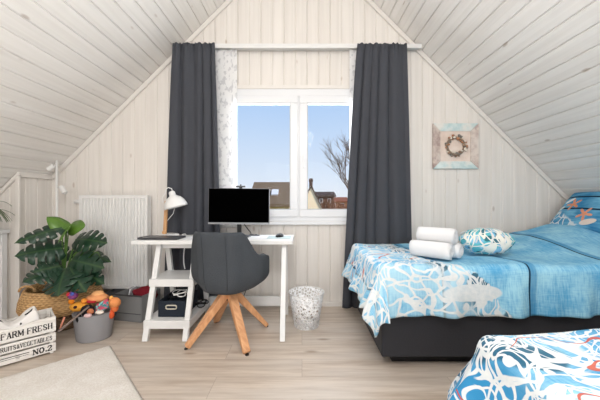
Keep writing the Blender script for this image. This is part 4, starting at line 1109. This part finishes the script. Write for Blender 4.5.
for k in range(26):
    a = rng.uniform(-1.9, 1.2) if k > 8 else rng.uniform(-.7, .4)
    ln = rng.uniform(.18, .30); up = rng.uniform(.14, .26)
    if math.cos(a) < -.2: ln *= .6
    bm = bmesh.new(); pv = None
    s = Vector((-math.sin(a), math.cos(a), 0)); d = Vector((math.cos(a), math.sin(a), 0))
    up = min(up, .24)
    for i in range(15):
        t = i / 14; p = d * (ln * t) + Vector((0, 0, .09 + up * 2.6 * t * (1 - t * .92) - .05 * t * t)); w_ = .0055 * (math.sin(math.pi * min(1, t * .85 + .12)) ** .6)
        row = [bm.verts.new(p - s * w_), bm.verts.new(p + Vector((0, 0, -.002))), bm.verts.new(p + s * w_)]
        if pv:
            for q in range(2): bm.faces.new((pv[q], row[q], row[q + 1], pv[q + 1]))
        pv = row
    obj('leaf', bm, M['thinleaf'], dp, smooth=True, solid=.001)

# ------------------------------------------------------------------ outside
GZ = -3.2
bm = bmesh.new(); box(bm, -150, 150, 4, 260, GZ - .5, GZ); tag(obj('ground_outside', bm, plain('winter_grass', (120, 116, 84), .95, var=.3, nscale=.3)), kind='structure')
def roofmat(name, rgb): 
    t = NT(name); v = t.coord(); x, y, z = t.sep(v)
    w_ = t.math('SINE', t.math('MULTIPLY', z, 30)); n = t.noise(v, 2.5, 4)
    return t.bsdf(t.mix(n, srgb(*[c - 14 for c in rgb]), srgb(*[c + 16 for c in rgb])), .9, 0, w_, .3, .1)
def house(name, label, cx, y, w_, d, eave, ridge, wallc, roofc, gable_front=False, win=(), chim=None):
    e = empty(name, (cx, y, GZ), 0, label, 'house'); H = eave - GZ; RH = ridge - GZ; a = w_ / 2; b = d / 2
    bm = bmesh.new()
    if gable_front:
        prism(bm, [(-a, 0), (a, 0), (a, H), (0, RH - .12), (-a, H)], -b, b)
    else:
        box(bm, -a, a, -b, b, 0, H)
        for sx in (-a, a - .2):
            v = [bm.verts.new(p) for p in ((sx, -b, H), (sx, b, H), (sx, 0, RH - .15), (sx + .2, -b, H), (sx + .2, b, H), (sx + .2, 0, RH - .15))]
            for f in ((0, 1, 2), (3, 4, 5), (0, 3, 5, 2), (1, 4, 5, 2), (0, 3, 4, 1)): bm.faces.new([v[i] for i in f])
    obj('wall', bm, plain(name + '_render', wallc, .9, nscale=2), e)
    bm = bmesh.new(); o = .4; t_ = .25
    if gable_front:
        sl = (RH - H) / a
        for s in (-1, 1):
            o = .12; t_ = .12; poly = [(0, RH), (s * (a + o), H - o * sl), (s * (a + o), H - o * sl + t_), (0, RH + t_)]; prism(bm, poly, -b - .1, b + .1)
    else:
        sl = (RH - H) / b
        for s in (-1, 1):
            poly = [(0, RH), (s * (b + o), H - o * sl), (s * (b + o), H - o * sl + t_), (0, RH + t_)]
            A_ = [bm.verts.new((-a - .3, p, q)) for p, q in poly]; B_ = [bm.verts.new((a + .3, p, q)) for p, q in poly]
            for k in range(4): bm.faces.new((A_[k], A_[(k + 1) % 4], B_[(k + 1) % 4], B_[k]))
            bm.faces.new(A_[::-1]); bm.faces.new(B_)
    rf = obj('roof', bm, roofmat(name + '_tiles', roofc), e)
    for (x, z, ww, hh) in win:
        bm = bmesh.new(); box(bm, x - ww / 2, x + ww / 2, -b - .06, -b + .02, z - GZ, z - GZ + hh)
        f = obj('window', bm, M['pvc'], e); bm = bmesh.new(); box(bm, x - ww / 2 + .1, x + ww / 2 - .1, -b - .09, -b - .06, z - GZ + .1, z - GZ + hh - .1); obj('pane', bm, plain('dark_glass', (60, 66, 74), .2) if 'dark_glass' not in bpy.data.materials else bpy.data.materials['dark_glass'], f)
    if chim:
        x, yy, zt, cw = chim
        bm = bmesh.new(); box(bm, x - cw, x + cw, yy - cw, yy + cw, RH - 1.4, zt - GZ); box(bm, x - cw * 1.3, x + cw * 1.3, yy - cw * 1.3, yy + cw * 1.3, zt - GZ - .25, zt - GZ - .1); obj('chimney', bm, plain(name + '_brick', (96, 78, 70), .9), e)
    return e, rf
h1, rf1 = house('terraced_house', 'long house with a grey brown tiled roof beyond the left pane', -2.7, 33, 4.9, 8, .62, 2.85, (226, 196, 124), (122, 104, 84))
bm = bmesh.new(); mt = Matrix.Translation((-.15, -2.3, 1.72 - GZ)) @ Matrix.Rotation(math.atan2(2.6, 4), 4, 'X')
box(bm, -.35, .35, -.5, .5, -.05, .25, mt); obj('skylight', bm, plain('pale_skylight', (226, 228, 232), .4), h1)
house('gabled_house', 'cream gabled house with dark chimney beyond the right pane', .70, 24, 1.9, 4, .1, 2.15, (246, 226, 192), (120, 98, 84), True, chim=(.0, -1.2, 2.75, .13))
house('brown_house', 'dark brown house with flat roofline past the cream gable', 3.6, 47, 2.5, 6, 1.6, 2.15, (112, 84, 70), (84, 68, 60), win=((-.7, .6, .5, .7), (.5, .6, .5, .7)))
house('brick_house', 'low brick house behind the bare shrubs', 8.2, 70, 4.6, 8, .7, 1.5, (190, 140, 104), (150, 96, 74), win=((-1, -.6, .9, .9), (1, -.6, .9, .9)))
# distant hedges / tree line
def shrub(c, r, h, rgb, label, group=None, seed=0):
    e = bmesh.new(); rng = random.Random(seed)
    for k in range(70):
        a = rng.uniform(0, 6.28); q = rng.uniform(0, .8); p0 = Vector((0, 0, 0)); tip = Vector((math.cos(a) * r * q, math.sin(a) * r * q, h * rng.uniform(.55, 1)))
        mid = tip * .5 + Vector((rng.uniform(-.2, .2), 0, h * .1)); tube(e, [p0, mid, tip], [.07, .05, .02], 4)
        for m in range(5):
            s_ = mid.lerp(tip, rng.uniform(0, .9)); tube(e, [s_, s_ + Vector((rng.uniform(-1, 1), rng.uniform(-1, 1), rng.uniform(.2, 1))) * .5], [.03, .012], 3)
    return tag(obj('bare_shrub', e, bpy.data.materials.get('twigs%d' % rgb[0]) or plain('twigs%d' % rgb[0], rgb, .9), loc=c), label, 'shrub', group)
shrub((3.15, 36, GZ), 1.3, 4.6, (128, 92, 70), 'bare brown shrub in front of the brown house', seed=1)
shrub((4.9, 38, GZ), 1.6, 4.3, (148, 104, 78), 'bare shrub left of the tree in the right pane', 'shrubs on the horizon', 2)
shrub((7.4, 46, GZ), 1.8, 4.0, (148, 104, 78), 'bare shrub below the tree in the right pane', 'shrubs on the horizon', 3)
shrub((9.0, 50, GZ), 1.8, 4.2, (148, 104, 78), 'bare shrub at the curtain edge on the horizon', 'shrubs on the horizon', 4)
# bare tree on the right
tr = empty('bare_tree', (3.1, 15.5, GZ), 0, 'leafless tree with fine branches reaching in at the right pane', 'tree')
bm = bmesh.new(); rng = random.Random(21)
bt = bmesh.new(); tube(bt, [(0, 0, 0), (.02, 0, 2.6), (0, 0, 4.6)], [.14, .11, .08], 10); obj('trunk', bt, plain('bark', (112, 92, 78), .9, var=.2), tr, smooth=True)
def grow(p, d, ln, r, lv):
    q = p + d * ln * .5 + Vector((rng.uniform(-.05, .05), rng.uniform(-.05, .05), .02)) * ln; e = p + d * ln
    tube(bm, [p, q, e], [r, r * .8, r * .55], 5)
    if lv == 0: return
    for k in range(3 if lv > 1 else 4):
        nd = (d + Vector((rng.uniform(-.75, .75), rng.uniform(-.75, .75), rng.uniform(-.1, .55)))).normalized()
        grow(p.lerp(e, rng.uniform(.45, 1)), nd, ln * rng.uniform(.6, .8), r * .55, lv - 1)
for k in range(6):
    a = k / 6 * 6.28 + .3
    grow(Vector((0, 0, 3.2 + k * .25)), Vector((math.cos(a) * .55, math.sin(a) * .5, .85)).normalized(), 1.85, .05, 4)
obj('branches', bm, bpy.data.materials['bark'], tr)

# ------------------------------------------------------------------ light
world = bpy.data.worlds.new('sky'); S.world = world; world.use_nodes = True
wt = world.node_tree; wt.nodes.clear()
tc = wt.nodes.new('ShaderNodeTexCoord'); sp = wt.nodes.new('ShaderNodeSeparateXYZ'); rp = wt.nodes.new('ShaderNodeValToRGB'); bg = wt.nodes.new('ShaderNodeBackground'); ow = wt.nodes.new('ShaderNodeOutputWorld')
wt.links.new(tc.outputs['Generated'], sp.inputs[0]); wt.links.new(sp.outputs['Z'], rp.inputs[0]); wt.links.new(rp.outputs[0], bg.inputs[0]); wt.links.new(bg.outputs[0], ow.inputs[0])
cr_ = rp.color_ramp; cr_.elements[0].position = 0; cr_.elements[0].color = srgb(232, 238, 246); cr_.elements[1].position = .9; cr_.elements[1].color = srgb(90, 140, 215)
for p, c in ((.06, (222, 234, 249)), (.16, (206, 225, 249)), (.32, (178, 209, 247))):
    e = cr_.elements.new(p); e.color = srgb(*c)
bg.inputs[1].default_value = 1.0

def area(name, loc, rot, sx, sy, power, col=(1, 1, 1)):
    l = bpy.data.lights.new(name, 'AREA'); l.shape = 'RECTANGLE'; l.size = sx; l.size_y = sy; l.energy = power; l.color = col
    o = bpy.data.objects.new(name, l); COL.objects.link(o); o.location = loc; o.rotation_euler = rot; return o
area('daylight_front_window', ((WX0 + WX1) / 2, YW + .14, (WZ0 + WZ1) / 2), (R(-90), 0, 0), 1.35, 1.2, 34, (.90, .95, 1))
area('rear_fill_light', (0, YR + .05, 1.45), (R(90), 0, 0), 2.1, 1.4, 56, (1, 1, 1))  # added fill from behind the camera, set just inside the unseen window
pl = bpy.data.lights.new('ceiling_fill_light', 'POINT'); pl.energy = 88; pl.shadow_soft_size = .25; pl.color = (1, .99, .98)  # added bare point light, no lamp there; brightens the upper ceiling
po = bpy.data.objects.new('ceiling_fill_light', pl); COL.objects.link(po); po.location = (0, -.30, 2.35)
sun = bpy.data.lights.new('sun', 'SUN'); sun.energy = 4.0; sun.angle = R(1); sun.color = (1, .93, .82)
so = bpy.data.objects.new('sun', sun); COL.objects.link(so); so.rotation_euler = Vector((-.8, .45, -.45)).to_track_quat('-Z', 'Y').to_euler(); so.location = (5, -5, 8)

# ------------------------------------------------------------------ camera and colour
cam = bpy.data.cameras.new('camera'); co = bpy.data.objects.new('camera', cam); COL.objects.link(co)
cam.sensor_width = 36; cam.lens = F / 600 * 36; cam.shift_x = -(CX - 300) / 600; cam.clip_start = .02; cam.clip_end = 600
co.location = (0, 0, CH); co.rotation_euler = (R(90), 0, 0)
S.camera = co
S.view_settings.view_transform = 'Standard'; S.view_settings.look = 'None'; S.view_settings.gamma = 1; S.view_settings.exposure = 0
S.view_settings.use_curve_mapping = False
